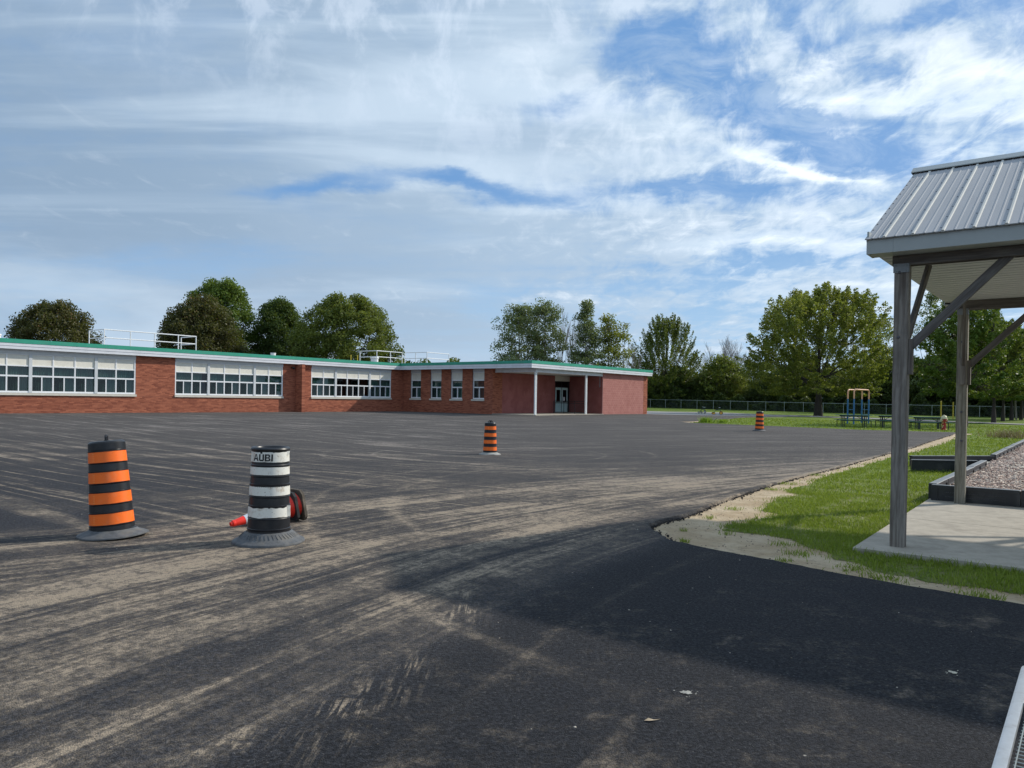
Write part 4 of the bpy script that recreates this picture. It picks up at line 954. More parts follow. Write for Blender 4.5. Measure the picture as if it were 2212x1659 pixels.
# entrance recess
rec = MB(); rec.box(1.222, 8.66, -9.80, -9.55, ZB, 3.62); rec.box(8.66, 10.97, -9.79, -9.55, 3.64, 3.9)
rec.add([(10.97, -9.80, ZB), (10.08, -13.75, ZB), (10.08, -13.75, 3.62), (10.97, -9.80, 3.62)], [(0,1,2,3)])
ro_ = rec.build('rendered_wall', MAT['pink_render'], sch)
lw_ = MB(); lw_.box(10.081, 17.398, -13.755, -13.715, ZB, ZT)
lwo = lw_.build('block_wall', MAT['pink_joint'], sch)
BLK = {}
z = 0.22; row = 0
while z < ZT-.03:
    u = 10.09-(0.2 if row % 2 else 0)
    while u < 17.39:
        a, b = max(u, 10.09), min(u+.398, 17.39); z1 = min(z+.198, ZT-.02)
        if b-a > .05:
            key = (round(b-a, 2), round(z1-z, 2), random.randrange(4))
            if key not in BLK:
                m_ = MB(); m_.tone = (.15, .4, .65, .9)[key[2]]; L, Hh = key[0]-.006, key[1]-.006
                m_.add([Vector((x, y, zz)) for x, y, zz in ((-L/2,-.008,-Hh/2),(L/2,-.008,-Hh/2),(L/2,-.008,Hh/2),(-L/2,-.008,Hh/2),(-L/2-.001,.004,-Hh/2-.001),(L/2+.001,.004,-Hh/2-.001),(L/2+.001,.004,Hh/2+.001),(-L/2-.001,.004,Hh/2+.001))], BF)
                oo = m_.build('block', MAT['pink_block'], None); BLK[key] = oo.data; bpy.data.objects.remove(oo)
            link('block', BLK[key], lwo, ((a+b)/2, -13.755+random.uniform(-.002, .002), (z+z1)/2))
        u += .404
    z += .204; row += 1
# faint chalk writing on the rendered wall
ch = MB(); rr = random.Random(2)
def stroke(u, z, pts, w=.022):
    for (a, b), (c, d_) in zip(pts[:-1], pts[1:]):
        L = math.hypot(c-a, d_-b) or 1e-3; nx, nz = -(d_-b)/L*w/2, (c-a)/L*w/2
        ch.add([Vector((u+p, -9.803, z+q)) for p, q in ((a+nx, b+nz), (a-nx, b-nz), (c-nx, d_-nz), (c+nx, d_+nz))], [(0,1,2,3)])
GL = {'B': [[(0,0),(0,1),(.5,.85),(.05,.55),(.6,.25),(0,0)]], 'U': [[(0,1),(.08,.1),(.5,.05),(.55,1)]], 'L': [[(0,1),(.03,0),(.5,.04)]], 'A': [[(0,0),(.3,1),(.6,0)], [(.12,.4),(.5,.4)]],
      'W': [[(0,1),(.15,0),(.32,.7),(.5,0),(.65,1)]], 'i': [[(.1,0),(.12,.7)]], 'D': [[(0,0),(.02,1),(.55,.6),(.4,.1),(0,0)]], 'o': [[(.1,.1),(.05,.5),(.35,.6),(.45,.2),(.1,.1)]], 'y': [[(0,.6),(.25,.1)], [(.5,.65),(.1,-.4)]]}
def glyph(c, u, z, s):
    for st in GL[c]: stroke(u, z, [(p*s*1.3+rr.uniform(-.012, .012), q*s+rr.uniform(-.012, .012)) for p, q in st], .024)
for i, c in enumerate('BULLA'): glyph(c, 4.15+i*.34, 1.92, .28)
for i, c in enumerate('WiD'): glyph(c, 6.30+i*.30, 1.93, .22)
for i, c in enumerate('Boy'): glyph(c, 7.40+i*.25, 1.92, .20)
ch.build('chalk_scribble', MAT['pink_block'], ro_)
en = MB(); en.box(10.98-.02, 11.1, -9.8, -9.5, ZB, 3.9)
fd = MB()
for a, b, z0, z1 in ((8.66, 8.76, .40, 3.17), (10.72, 10.97, .40, 3.17), (8.76, 10.72, 2.62, 2.70), (8.76, 10.72, 3.10, 3.17), (9.70, 9.76, .42, 3.10)): fd.box(a, b, -9.80, -9.70, z0, z1)
fdo = fd.build('door_frame', MAT['black_metal'], sch)
pn = MB(); pn.box(8.66, 10.97, -9.81, -9.72, 3.175, 3.639); pn.build('transom_panel', MAT['cream_panel'], sch)
for a, b in ((8.765, 9.695), (9.765, 10.695)):
    dr = MB(); st = .15
    dr.box(a, a+st, -9.79, -9.74, .42, 2.615); dr.box(b-st, b, -9.79, -9.74, .42, 2.615); dr.box(a+st, b-st, -9.79, -9.74, .42, 1.38); dr.box(a+st, b-st, -9.79, -9.74, 2.42, 2.615)
    for i in range(5): dr.box(a+.10+i*.165, a+.15+i*.165, -9.80, -9.789, .45, 1.25)
    do = dr.build('door', MAT['door_paint'], sch)
    g_ = MB(); g_.add([(a+st, -9.765, 1.38), (b-st, -9.765, 1.38), (b-st, -9.765, 2.42), (a+st, -9.765, 2.42)], [(0,1,2,3)]); g_.build('pane', MAT['glass_dark'] if 'glass_dark' in MAT else MAT['glass'], do)
    h_ = MB(); h_.box(a+.08, b-.08, -9.86, -9.82, 1.33, 1.37); h_.box(a+.08, a+.12, -9.83, -9.78, 1.33, 1.37); h_.box(b-.12, b-.08, -9.83, -9.78, 1.33, 1.37); h_.build('push_bar', MAT['black_metal'], do)
    t_ = MB(); t_.add([(a, -9.75, 2.70), (b, -9.75, 2.70), (b, -9.75, 3.10), (a, -9.75, 3.10)], [(0,1,2,3)]); t_.build('transom_pane', MAT['glass'], fdo)
nt_ = MB(); nt_.box(9.98, 10.26, -9.796, -9.792, 1.44, 1.80); nt_.build('paper_notice', MAT['white_frame'], fdo)
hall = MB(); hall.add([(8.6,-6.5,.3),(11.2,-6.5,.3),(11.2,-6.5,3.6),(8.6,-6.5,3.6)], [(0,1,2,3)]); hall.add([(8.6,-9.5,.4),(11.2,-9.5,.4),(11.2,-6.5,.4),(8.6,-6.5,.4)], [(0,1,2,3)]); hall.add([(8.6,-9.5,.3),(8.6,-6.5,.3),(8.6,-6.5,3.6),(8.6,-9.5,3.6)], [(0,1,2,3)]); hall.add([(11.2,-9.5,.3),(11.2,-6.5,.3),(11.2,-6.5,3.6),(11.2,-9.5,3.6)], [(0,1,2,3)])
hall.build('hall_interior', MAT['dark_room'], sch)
cp = MB(); cp.box(.36, 10.06, -13.60, -9.85, 3.63, 3.66); cp.build('canopy_ceiling', MAT['soffit_paint'], sch)
bm_ = MB(); bm_.box(.30, 10.075, -13.74, -13.60, 3.60, 3.895); bm_.box(.30, .42, -13.599, -9.845, 3.602, 3.894); bm_.build('canopy_beam', MAT['white_fascia'], sch)
for a in (.39, 7.53):
    c_ = MB(); c_.box(a-.075, a+.035, -13.72, -13.61, .33, 3.60); c_.box(a+.045, a+.10, -13.735, -13.60, .33, 3.60); c_.build('canopy_post', MAT['white_metal'], sch)
es = MB(); es.prism([(-.05,-9.85),(-.05,-9.9),(.1,-13.95),(10.06,-13.9),(10.9,-9.81),(.0,-9.845)][::-1], .10, .395); es.build('entrance_slab', MAT['concrete'], sch)
stp = MB(); stp.prism([(8.6,-9.82),(10.9,-9.82),(10.5,-11.6),(8.4,-11.6)][::-1], .396, .44); stp.build('door_step', MAT['concrete'], sch)
wl = MB(); wl.tube([(1.15, -9.86, 3.72), (1.15, -10.1, 3.70)], .05, 8); wl.lathe([(0.0, 0), (.10, .02), (.13, .08), (.13, .16), (.02, .2)], 12, Matrix.Translation((1.15, -10.16, 3.60))); wl.build('wall_light', MAT['white_metal'], sch, smooth=40)
wl = MB(); wl.box(-11.5, -11.3, -.2, -.01, 3.62, 3.68); wl.lathe([(0.0, 0), (.09, .02), (.12, .1), (.03, .16)], 10, Matrix.Translation((-11.4, -.22, 3.50))); wl.build('wall_light', MAT['black_metal'], sch, smooth=40)
dp = MB(); dp.tube([(10.02, -13.5, 3.6), (10.02, -13.5, 2.75), (10.3, -13.3, 2.6)], .03, 8); dp.build('drain_pipe', MAT['galvanised'], sch)
def on_school(a, b, z=0): q = SO+d1*a+d2*b; return Vector((q.x, q.y, z))

# black railing in the recess
rl = empty('railing', on_school(8.3, 9.95, .395), RZ, 'black metal railing with balusters in front of the entrance doors', 'railing')
p0, p1 = Vector((0, 0, 0)), Vector((-.55, -3.55, 0)); L = (p1-p0).length
t_ = MB(); t_.tube([p0+Vector((0,0,1.05)), p1+Vector((0,0,1.05))], .024, 8); t_.tube([p0+Vector((0,0,.88)), p1+Vector((0,0,.88))], .02, 8); t_.tube([p0+Vector((0,0,.10)), p1+Vector((0,0,.10))], .02, 8); t_.build('rail', MAT['black_metal'], rl)
for f in (0, .33, .67, 1):
    q = p0.lerp(p1, f); t_ = MB(); t_.tube([q, q+Vector((0,0,1.07))], .026, 8); t_.build('post', MAT['black_metal'], rl)
bal = MB(); bal.tube([(0,0,.10), (0,0,.88)], .009, 5); bo = bal.build('baluster', MAT['black_metal'], rl); bme = bo.data; bpy.data.objects.remove(bo)
for i in range(1, 28):
    if i % 9: q = p0.lerp(p1, i/27); link('baluster', bme, rl, q)

# things on the roof
def guard(posts, label, z=4.40, h=1.05, extra=None, mat='white_metal', loop=False):
    w0 = on_school(posts[0][0], posts[0][1], z)
    g = empty('roof_guardrail', w0, RZ, label, 'guardrail', 'white safety rails on the school roof')
    P = [Vector((a-posts[0][0], -(b-posts[0][1]), 0)) for a, b in posts]
    for q in P:
        t_ = MB(); t_.tube([q, q+Vector((0,0,h))], .035, 8); t_.build('post', MAT[mat], g)
    R_ = P+([P[0]] if loop else [])
    for hh in (h, h*.52):
        t_ = MB(); t_.tube([q+Vector((0,0,hh)) for q in R_], .034, 8); t_.build('rail', MAT[mat], g)
guard([(-24.4,-3.0),(-24.35,-1.1),(-22.75,-1.1),(-21.2,-1.1),(-19.6,-1.1),(-18.35,-1.1),(-18.35,-3.0)], 'long white guardrail on the left end of the school roof')
guard([(-2.25,-3.0),(-2.2,-.95),(-.65,-.95),(.75,-.95)], 'white guardrail on the roof around the round white vent at the inner corner')
guard([(.9,-.75),(1.05,.4),(1.25,1.55),(4.1,1.5)], 'white guardrail on the roof above the four narrow windows')
def vent(a, b, r_, h, label, mat='white_metal', dome=True):
    prof = [(0.0, h), (r_*.6, h*.97), (r_*1.0, h*.85), (r_*1.0, h*.72), (r_*.85, h*.70), (r_*.85, 0.0)] if dome else [(0, h), (r_, h), (r_, h*.8), (r_*.92, h*.78), (r_*.92, 0)]
    mb = MB(); mb.lathe(prof[::-1], 20); o = mb.build('roof_vent', MAT[mat], None, smooth=40, loc=on_school(a, b, 4.40)); tag(o, label, 'vent')
def sp2w(u, v, b):   # not a picture trick: only used while measuring
    return None
vent(-29.8, -2.6, .42, .42, 'wide white round vent at the left edge of the school roof', dome=False)
vent(-12.2, -1.2, .20, .30, 'small white cap vent on the roof above the middle classroom windows', dome=False)
vent(-1.5, -2.0, .38, .62, 'round white dome vent standing behind the roof guardrail')
vent(8.2, 3.0, .40, .34, 'flat white roof vent over the narrow windows by the entrance')
for a in (-5.05, -4.35):
    mb = MB(); mb.tube([(0,0,0),(0,0,.5)], .03, 8); mb.lathe([(0,.0),(.045,.0),(.045,.05),(0,.05)], 8, Matrix.Translation((0,0,.49))); o = mb.build('gas_pipe', MAT['yellow_paint'], None, loc=on_school(a, -.9, 4.40))
    tag(o, 'left one of two short yellow pipes on the school roof' if a < -5 else 'right one of two short yellow pipes on the school roof', 'pipe', 'yellow pipes on the roof')

# ------------------------------------------------------------------ pavilion
pav = empty('pavilion', P1, RZ, 'open timber pavilion with grey ribbed metal roof over the concrete slab', 'pavilion')
SX_, LY = 4.70, 5.4
random.seed(5)
def post_mesh(s=.145, h=3.06, mat='post_wood', parent=pav, loc=(0,0,0)):
    mb = MB(); n = 14
    poly = lambda k: [(x+random.uniform(-.0015, .0015), y+random.uniform(-.0015, .0015)) for x, y in ((-s/2+.012,-s/2),(s/2-.012,-s/2),(s/2,-s/2+.012),(s/2,s/2-.012),(s/2-.012,s/2),(-s/2+.012,s/2),(-s/2,s/2-.012),(-s/2,-s/2+.012))]
    vs = []; 
    for k in range(n+1): vs += [(x, y, .012+(h-.012)*k/n) for x, y in poly(k)]
    fs = [tuple(range(7,-1,-1)), tuple(range(n*8, n*8+8))]
    for k in range(n):
        for i in range(8): fs.append((k*8+i, k*8+(i+1)%8, k*8+8+(i+1)%8, k*8+8+i))
    mb.add(vs, fs); return mb.build('post', MAT[mat], parent, loc=loc)
def plank(name, p, q, w, t, mat, parent=pav, up=None):
    p, q = Vector(p), Vector(q); d = (q-p); L = d.length; d.normalize()
    up = Vector(up) if up else Vector((0,0,1)); y = up.cross(d)
    if y.length < 1e-3: y = Vector((0,1,0))
    y.normalize(); z = d.cross(y)
    # local z of the mesh runs along the plank so that the grain follows it
    m = Matrix((y, z, d)).transposed().to_4x4(); m.translation = p
    mb = MB(); c = min(w, t)*.08
    mb.cbox(-t/2, t/2, -w/2, w/2, 0, L, c)
    o = mb.build(name, MAT[mat], parent); o.matrix_local = m; return o
for ix, x in enumerate((0, SX_)):
    for y in (0, -LY/2-.2, -LY+.1):
        m_ = 'post_wood' if (ix == 0) else 'post_wood_tan'
        po = post_mesh(loc=(x, y, 0), mat=m_)
        for zc, yy in ((3.10, 0),):
            br = MB(); br.box(-.083, -.0735, -.079, .079, -.045, .05); br.box(-.083, -.04, -.0795, -.0735, -.045, .05)
            for a, b in ((-.05, .03), (.05, .03), (-.05, -.03), (.05, -.03)): br.lathe([(0,0),(.008,0),(.006,.006),(0,.007)], 6, Matrix.Translation((-.083, a, b))@Matrix.Rotation(rad(-90), 4, 'Y'))
            br.build('post_bracket', MAT['galvanised'], pav, loc=(x, y, 3.02))
        bolts = MB()
        for zz in ((1.0, 1.45, 2.05, 2.55) if ix else (2.98, 2.28)):
            bolts.lathe([(0,0),(.018,0),(.015,.010),(0,.012)], 8, Matrix.Translation((-.0735, random.uniform(-.02, .02), zz))@Matrix.Rotation(rad(-90), 4, 'Y'))
        bolts.build('bolt_heads', MAT['screw_head'], po)
# beams
for x in (0, SX_):
    for dx in (-.052, .052):
        plank('beam', (x+dx, .09, 3.125), (x+dx, -LY-.3, 3.125), .145, .04, 'beam_wood')
for y in (-LY/2-.2, -LY+.1): plank('tie_beam', (.09, y, 3.13), (SX_-.09, y, 3.13), .13, .09, 'beam_wood')
# knee braces and the blocks they stand on
for ix, x in enumerate((0, SX_)):
    for y in (0, -LY/2-.2, -LY+.1):
        s_ = 1 if ix == 0 else -1
        if y < -1: plank('knee_brace', (x, y+.08, 2.28), (x, y+.92, 3.09), .09, .042, 'beam_wood')
        if y > -LY+1: plank('knee_brace', (x+.0, y-.085, 2.18), (x+.0, y-.99, 3.09), .09, .042, 'beam_wood')
        plank('knee_brace', (x+s_*.085, y-.02, 2.20), (x+s_*.86, y-.12, 3.195), .09, .042, 'beam_wood')
        if y > -LY+1: plank('brace_block', (x+.0, y-.094, 1.88), (x+.0, y-.094, 2.26), .09, .04, 'post_wood', up=(1, 0, 0))
        if y < -1: plank('brace_block', (x, y+.094, 1.88), (x, y+.094, 2.36), .09, .04, 'post_wood', up=(1, 0, 0))
        plank('brace_block', (x+s_*.094, y-.01, 1.88), (x+s_*.094, y-.01, 2.30), .09, .04, 'post_wood', up=(0, 1, 0))
# ceiling boards
bx0, bx1, nb = -.33, SX_+.33, 27
for i in range(nb):
    a = bx0+(bx1-bx0)*i/nb; b = bx0+(bx1-bx0)*(i+1)/nb; mb = MB()
    y1_ = .26
    mb.box(a+.003, b-.026, -LY-.35, y1_, 3.195, 3.22); mb.box(b-.026, b, -LY-.35, y1_, 3.215, 3.22)
    mb.build('ceiling_board', MAT['soffit_board'], pav)
# eave boxes, rakes, gables
EX, GY_ = -.36, .29
RXm = SX_/2; ZE, ZR = 3.325, 4.70
for side in (0, 1):
    xe = EX if side == 0 else SX_-EX
    sg = -1 if side == 0 else 1
    mb = MB(); ys = [GY_, GY_-.26, -1.35, -3.2, -LY-.38]
    for a, b in zip(ys[:-1], ys[1:]):
        f_ = MB(); f_.box(min(xe, xe-sg*.02), max(xe, xe-sg*.02), b+.0015, a, 3.155, ZE)
        f_.build('fascia_board', MAT['fascia_grey'], pav)
    u_ = MB(); u_.box(min(xe-sg*.02, xe-sg*.27), max(xe-sg*.02, xe-sg*.27), -LY-.38, GY_-.02, 3.157, 3.17); u_.build('eave_soffit', MAT['fascia_grey'], pav)
    e_ = MB(); e_.box(min(xe-sg*.022, xe-sg*.27), max(xe-sg*.022, xe-sg*.27), GY_-.02, GY_, 3.155, 3.40); e_.build('eave_return', MAT['fascia_grey'], pav)
for y, sg in ((GY_-.03, 1), (-LY-.35, -1)):
    g_ = MB(); g_.prism([(EX+.1, 3.20), (SX_-EX-.1, 3.20), (RXm, ZR-.06)], -.01, .01, Matrix.Translation((0, y, 0))@Matrix.Rotation(rad(90), 4, 'X')); g_.build('gable_wall', MAT['fascia_grey'], pav)
    for s2 in (0, 1):
        xa = EX if s2 == 0 else SX_-EX
        plank('rake_board', (xa+(.02 if s2 == 0 else -.02), y+sg*.022, ZE-.08), (RXm, y+sg*.022, ZR-.08), .15, .018, 'fascia_grey')
# roof sheets with standing ribs
sl = math.hypot(RXm-EX, ZR-ZE); ang = math.atan2(ZR-ZE, RXm-EX)
RS = .272; ystart = GY_+.012; nrib = int((LY+.7)/RS)+1
for side in (0, 1):
    xe = EX-.03 if side == 0 else SX_-EX+.03
    base = Matrix.Translation((xe, 0, ZE-.012)) @ (Matrix.Rotation(-ang, 4, 'Y') if side == 0 else Matrix.Rotation(rad(180), 4, 'Z') @ Matrix.Rotation(-ang, 4, 'Y'))
    ll = sl+.03
    ribs = [ystart-.19-i*RS for i in range(nrib)]
    edges = [ystart]+ribs+[-LY-.39]
    for i, (a, b) in enumerate(zip(edges[:-1], edges[1:])):
        if a-b < .03: continue
        mb = MB(); lo, hi = (b, a) if side == 0 else (-a, -b)
        # shallow stiffening beads between the ribs
        w_ = hi-lo; prof = [(0, 0)]
        for q in (.30, .62): prof += [(w_*q-.012, 0), (w_*q-.005, .004), (w_*q+.005, .004), (w_*q+.012, 0)]
        prof += [(w_, 0)]
        vs = [base@Vector((x, lo+p, z)) for x in (0, ll) for p, z in prof]; m = len(prof)
        fs = [(k, k+1, m+k+1, m+k) if True else None for k in range(m-1)]
        vs += [base@Vector((x, lo+p, z-.01)) for x in (0, ll) for p, z in prof]
        fs = [(k, m+k, m+k+1, k+1)[::-1] for k in range(m-1)]+[(2*m+k, 2*m+m+k, 2*m+m+k+1, 2*m+k+1) for k in range(m-1)]+[(k, k+1, 2*m+k+1, 2*m+k) for k in range(m-1)]
        mb.add(vs, fs); mb.build('roof_panel', MAT['roof_sheet'], pav)
    for y in ribs:
        yy = y if side == 0 else -y
        mb = MB(); prof = [(-.018, 0), (-.009, .014), (.009, .014), (.018, 0)]
        vs = [base@Vector((x, yy+p, z+.001)) for x in (-.008, ll) for p, z in prof]+[base@Vector((x, yy+p, -.008)) for x in (-.008, ll) for p, z in prof]
        fs = [(k, k+1, 4+k+1, 4+k) for k in range(3)]+[(0, 8, 9, 1), (1, 9, 10, 2), (2, 10, 11, 3)]
        mb.add(vs, fs); rb = mb.build('roof_rib', MAT['rib_sheet'], pav)
        mb = MB()
        for k in range(8): mb.lathe([(.0065,0),(.0065,.005),(0,.007)], 6, base@Matrix.Translation((.12+k*(ll-.2)/7, yy+.032, .0)))
        mb.build('screw_heads', MAT['screw_head'], rb)
    mb = MB(); yy = ystart-.02 if side == 0 else -(ystart-.02)
    for k in range(14): mb.lathe([(.008,0),(.008,.006),(0,.009)], 6, base@Matrix.Translation((.10+k*(ll-.2)/13, yy, .0)))
    mb.build('edge_screws', MAT['screw_head'], pav)
mb = MB()
capx = .15; zc = ZR+.012
vs = []
for y in (ystart+.03, -LY-.42): vs += [(RXm-capx, y, zc-math.tan(ang)*capx+.018), (RXm-capx, y, zc-math.tan(ang)*capx+.030), (RXm-.012, y, zc+.040), (RXm+.012, y, zc+.040), (RXm+capx, y, zc-math.tan(ang)*capx+.030), (RXm+capx, y, zc-math.tan(ang)*capx+.018)]
mb.add(vs, [(k, k+1, 7+k, 6+k)[::1] for k in range(5)]+[(0,5,4,3,2,1)]); mb.build('ridge_cap', MAT['fascia_grey'], pav)

# ------------------------------------------------------------------ traffic drums
def wob(seed, amp, f=(3, 7, 13)):
    r_ = random.Random(seed); ph = [r_.uniform(0, 6.28) for _ in f]
    return lambda t: amp*sum(math.sin(k*t+p)/(i+1) for i, (k, p) in enumerate(zip(f, ph)))
def drum(name, x, y, label, tilt=0.0, tdir=0.0, spin=0.0, band='orange_band', base='rubber_base', h=1.0, scale=1.0, handle=True, seed=1):
    g = empty(name, (x, y, tz(x, y)+.002), 0, label, 'traffic barrel', 'striped traffic barrels standing on the lot'); g.scale = (1, 1, 1.035)
    T = Matrix.Rotation(tilt, 4, Vector((math.cos(tdir), math.sin(tdir), 0))) @ Matrix.Rotation(spin, 4, 'Z')
    R = lambda z: .221-(.221-.178)*(z-.06)/(.90)      # body radius against height
    # body of stepped rings, each a little narrower than the one below
    prof = [(0.0, .03), (R(.04)+.012, .03)]
    zs = [.05, .10, .155]; 
    bands = [(.130, .250), (.345, .464), (.560, .677), (.772, .888)]
    prof += [(R(.06)+.012, .072), (R(.1)+.004, .078), (R(.1)+.002, .116), (R(.12)+.008, .120)]
    for a, b in bands:
        prof += [(R(a)+.010, a-.004), (R(a)-.001, a), (R(b)-.001, b), (R(b)+.009, b+.003), (R(b)+.009, b+.010), (R(b), b+.012)]
        z2 = b+.084 if b < .85 else b+.014
        prof += [(R(z2), z2)]
    body = MB()
    prof = [p for p in prof if p[1] < .905]+[(R(.9)+.004, .905), (R(.9)+.002, .975), (R(.95)-.006, .990), (R(.95)-.03, .998), (0.0, 1.0)]
    body.lathe(prof, 48, T); body.build('drum_body', MAT['drum_black'], g, smooth=30)
    for i, (a, b) in enumerate(bands):
        j = wob(seed*7+i, .0012)
        m_ = MB(); m_.lathe([(R(a)+.0005, a+.003), (R(a)+.0035, a+.004), (R(b)+.0035, b-.003), (R(b)+.0005, b-.002)], 48, T, lambda jj, t: j(t)); o = m_.build('reflective_band', MAT[band], g, smooth=30)
        s_ = MB()    # embossed columns of small lozenges on the sheeting
        for k in range(5):
            for c_ in (0, 1):
                t = -1.98-spin+c_*.07+i*.02; z0 = a+.014+k*.0185
                r_ = R(z0)+.0042
                s_.add([T@Vector((r_*math.cos(t+p), r_*math.sin(t+p), z0+q)) for p, q in ((-.026, 0), (.026, 0), (.026, .009), (-.026, .009))], [(0,1,2,3)])
        s_.build('band_marks', MAT['pale_orange_band'], o)
    if handle:
        hm = MB()
        hm.tube([(-.055, 0, .985), (-.055, 0, 1.035), (-.04, 0, 1.050), (.05, 0, 1.050), (.062, 0, 1.035), (.062, 0, .985)], .013, 8, M=T)
        hm.box(-.10, .11, -.016, .016, .995, 1.003, T); hm.box(-.02, .03, -.014, .014, .99, 1.04, T)
        hm.build('lid_handle', MAT['drum_black'], g, smooth=40)
    jb = wob(seed+40, .010, (2, 3, 5))
    bs = MB()
    tl = lambda r_, t: math.tan(tilt)*r_*math.sin(t-tdir)*0.55 if tilt else 0.0
    def ring(r_, z, lift=1.0): return [(r_*(1+.01*math.sin(3*t)), t, z, lift) for t in [2*math.pi*k/48 for k in range(48)]]
    rings = [ring(.232, .075), ring(.255, .056), ring(.30, .038), ring(.338, .024), ring(.352, .016), ring(.354, .003), ring(.20, .002)]
    vs = []
    for ri_, rg in enumerate(rings):
        for (r_, t, z, lf) in rg:
            lift = max(0, tl(r_, t)) + max(0, jb(t))*(.6 if 1 < ri_ < 6 else .2)
            vs.append(Vector((r_*math.cos(t), r_*math.sin(t), z+lift)))
    n = 48; bs.add(vs, [(j*n+(k+1)%n, j*n+k, (j+1)*n+k, (j+1)*n+(k+1)%n)[::-1] for j in range(len(rings)-1) for k in range(n)])
    bs.build('rubber_base', MAT[base], g, smooth=40)
    return g, T, R
drum('traffic_drum', -4.32, 8.30, 'orange and black striped traffic barrel leaning slightly, standing at the left of the lot', tilt=rad(-5.4), tdir=rad(78), spin=rad(112), seed=1)
g3, _, _ = drum('traffic_drum', -.69, 24.6, 'orange and black striped barrel with pale dusty base, alone in mid lot', tilt=rad(0.3), tdir=rad(90), spin=rad(8), base='dusty_rubber', seed=2)
drum('traffic_drum', 13.1, 40.4, 'small far orange and black striped barrel in front of the grass and the trees', tilt=rad(1.0), tdir=rad(90), spin=rad(70), seed=3)
# green scuff tape on the middle barrel
# white and black barrel with lettering
wx, wy = -2.56, 8.09
g = empty('traffic_drum', (wx, wy, tz(wx, wy)+.002), 0, 'black and white striped barrel without lid, lettered AUBI, torn white bands', 'traffic barrel', 'striped traffic barrels standing on the lot')
R = lambda z: .218-(.218-.186)*(z-.12)/(.86)
prof = [(0, .02), (.225, .02), (.226, .10), (R(.12)+.004, .115), (R(.12), .12), (R(.14), .135), (R(.15)+.006, .145), (R(.15)+.006, .155), (R(.16), .16), (R(.255), .255), (R(.26)+.006, .262), (R(.27), .27), (R(.385), .385)]
for a, b in ((.385, .50), (.61, .715)): prof += [(R(a)+.005, a), (R(a)+.006, a+.014), (R(a), a+.018), (R(b)-.001, b-.02), (R(b)+.006, b-.014), (R(b)+.006, b-.006), (R(b), b)]
prof += [(R(.81), .81), (R(.82)+.006, .815), (R(.825)+.006, .822), (R(.83), .83), (R(.92), .92), (R(.93), .965), (R(.93)+.008, .972), (R(.93)+.014, .985), (R(.93)+.008, 1.0), (R(.93)-.008, 1.006), (R(.93)-.022, 1.0), (R(.93)-.03, .985), (R(.93)-.034, .80), (0.0, .79)]
TT = Matrix.Rotation(rad(.6), 4, 'Y')
mb = MB(); mb.lathe(prof, 56, TT); mb.build('drum_body', MAT['drum_black'], g, smooth=30)
for i, (a, b, amp) in enumerate(((.278, .385, .006), (.505, .606, .0005), (.720, .806, .0005), (.905, .966, .003))):
    if i == 3: a, b = .853, .962
    j1, j2 = wob(60+i, amp if i in (0,) else amp*.7, (5, 11, 17)), wob(70+i, amp*.5, (4, 9, 17))
    m_ = MB(); n = 72; prf = [(R(a)+.0045, a+.002), (R((a+b)/2)+.0045, (a+b)/2), (R(b)+.0045, b-.004)]
    m_.lathe(prf, n, TT, lambda jj, t: (j2(t) if jj == 0 else j1(t) if jj == 2 else 0)); o = m_.build('reflective_band', MAT['white_band'], g, smooth=60)
    if i in (0, 3):      # loose flap of sheeting at the right-hand side
        f_ = MB(); r_ = R(b)+.004
        t0 = rad(-12) if i == 0 else rad(-8)
        P = lambda t, z, rr_: TT@Vector((rr_*math.cos(t), rr_*math.sin(t), z))
        if i == 0: f_.add([P(t0-.10, a+.01, r_), P(t0+.05, a+.0, r_+.024), P(t0+.05, b+.01, r_+.026), P(t0-.10, b+.012, r_)], [(0,1,2,3)])
        else: f_.add([P(t0-.14, b-.03, r_), P(t0+.02, b-.035, r_+.016), P(t0+.05, b+.006, r_+.020), P(t0-.10, b+.002, r_)], [(0,1,2,3)])
        f_.build('torn_flap', MAT['white_band'], o)
# lettering bent round the top band
LH, LS = .072, .0165
def letter_rects(ch):
    if ch == 'A': return [[(0,0),(LS,0),(.036+LS*.1,LH),(.036-LS*.45,LH)], [(.072-LS,0),(.072,0),(.036+LS*.45,LH),(.036-LS*.1,LH)], [(.014,.016),(.058,.016),(.054,.030),(.018,.030)]], .076
    if ch == 'U': return [[(0,.012),(LS,.012),(LS,LH),(0,LH)], [(.056-LS,.012),(.056,.012),(.056,LH),(.056-LS,LH)], [(.010,0),(.046,0),(.056,.012),(.0,.012)], [(LS,.012),(.056-LS,.012),(.056-LS-.004,.016),(LS+.004,.016)]], .064
    if ch == 'B': return [[(0,0),(LS,0),(LS,LH),(0,LH)], [(LS,0),(.046,0),(.050,.013),(LS,.013)], [(LS,.030),(.046,.030),(.046,.042),(LS,.042)], [(LS,LH-.013),(.046,LH-.013),(.043,LH),(LS,LH)], [(.041,.010),(.046,0),(.056,.010),(.056,.026),(.046,.036),(.040,.034)], [(.038,.038),(.044,.036),(.053,.046),(.053,.060),(.043,LH),(.038,.060)]], .065
    return [[(0,0),(LS,0),(LS,LH),(0,LH)]], .026
lm = MB(); wt_ = sum(letter_rects(c)[1] for c in 'AUBI')-.008; cur = -wt_/2
for c in 'AUBI':
    polys, adv = letter_rects(c)
    for k_, P_ in enumerate(polys):
        vs = []
        for x_, y_ in P_:
            z = .866+y_; r_ = R(z)+.0072+k_*.0001; th = rad(-97.5)+(cur+x_)/r_; vs.append(TT@Vector((r_*math.cos(th), r_*math.sin(th), z)))
        lm.add(vs, [tuple(range(len(vs)))])
    cur += adv
lm.build('lettering', MAT['ink'], g)
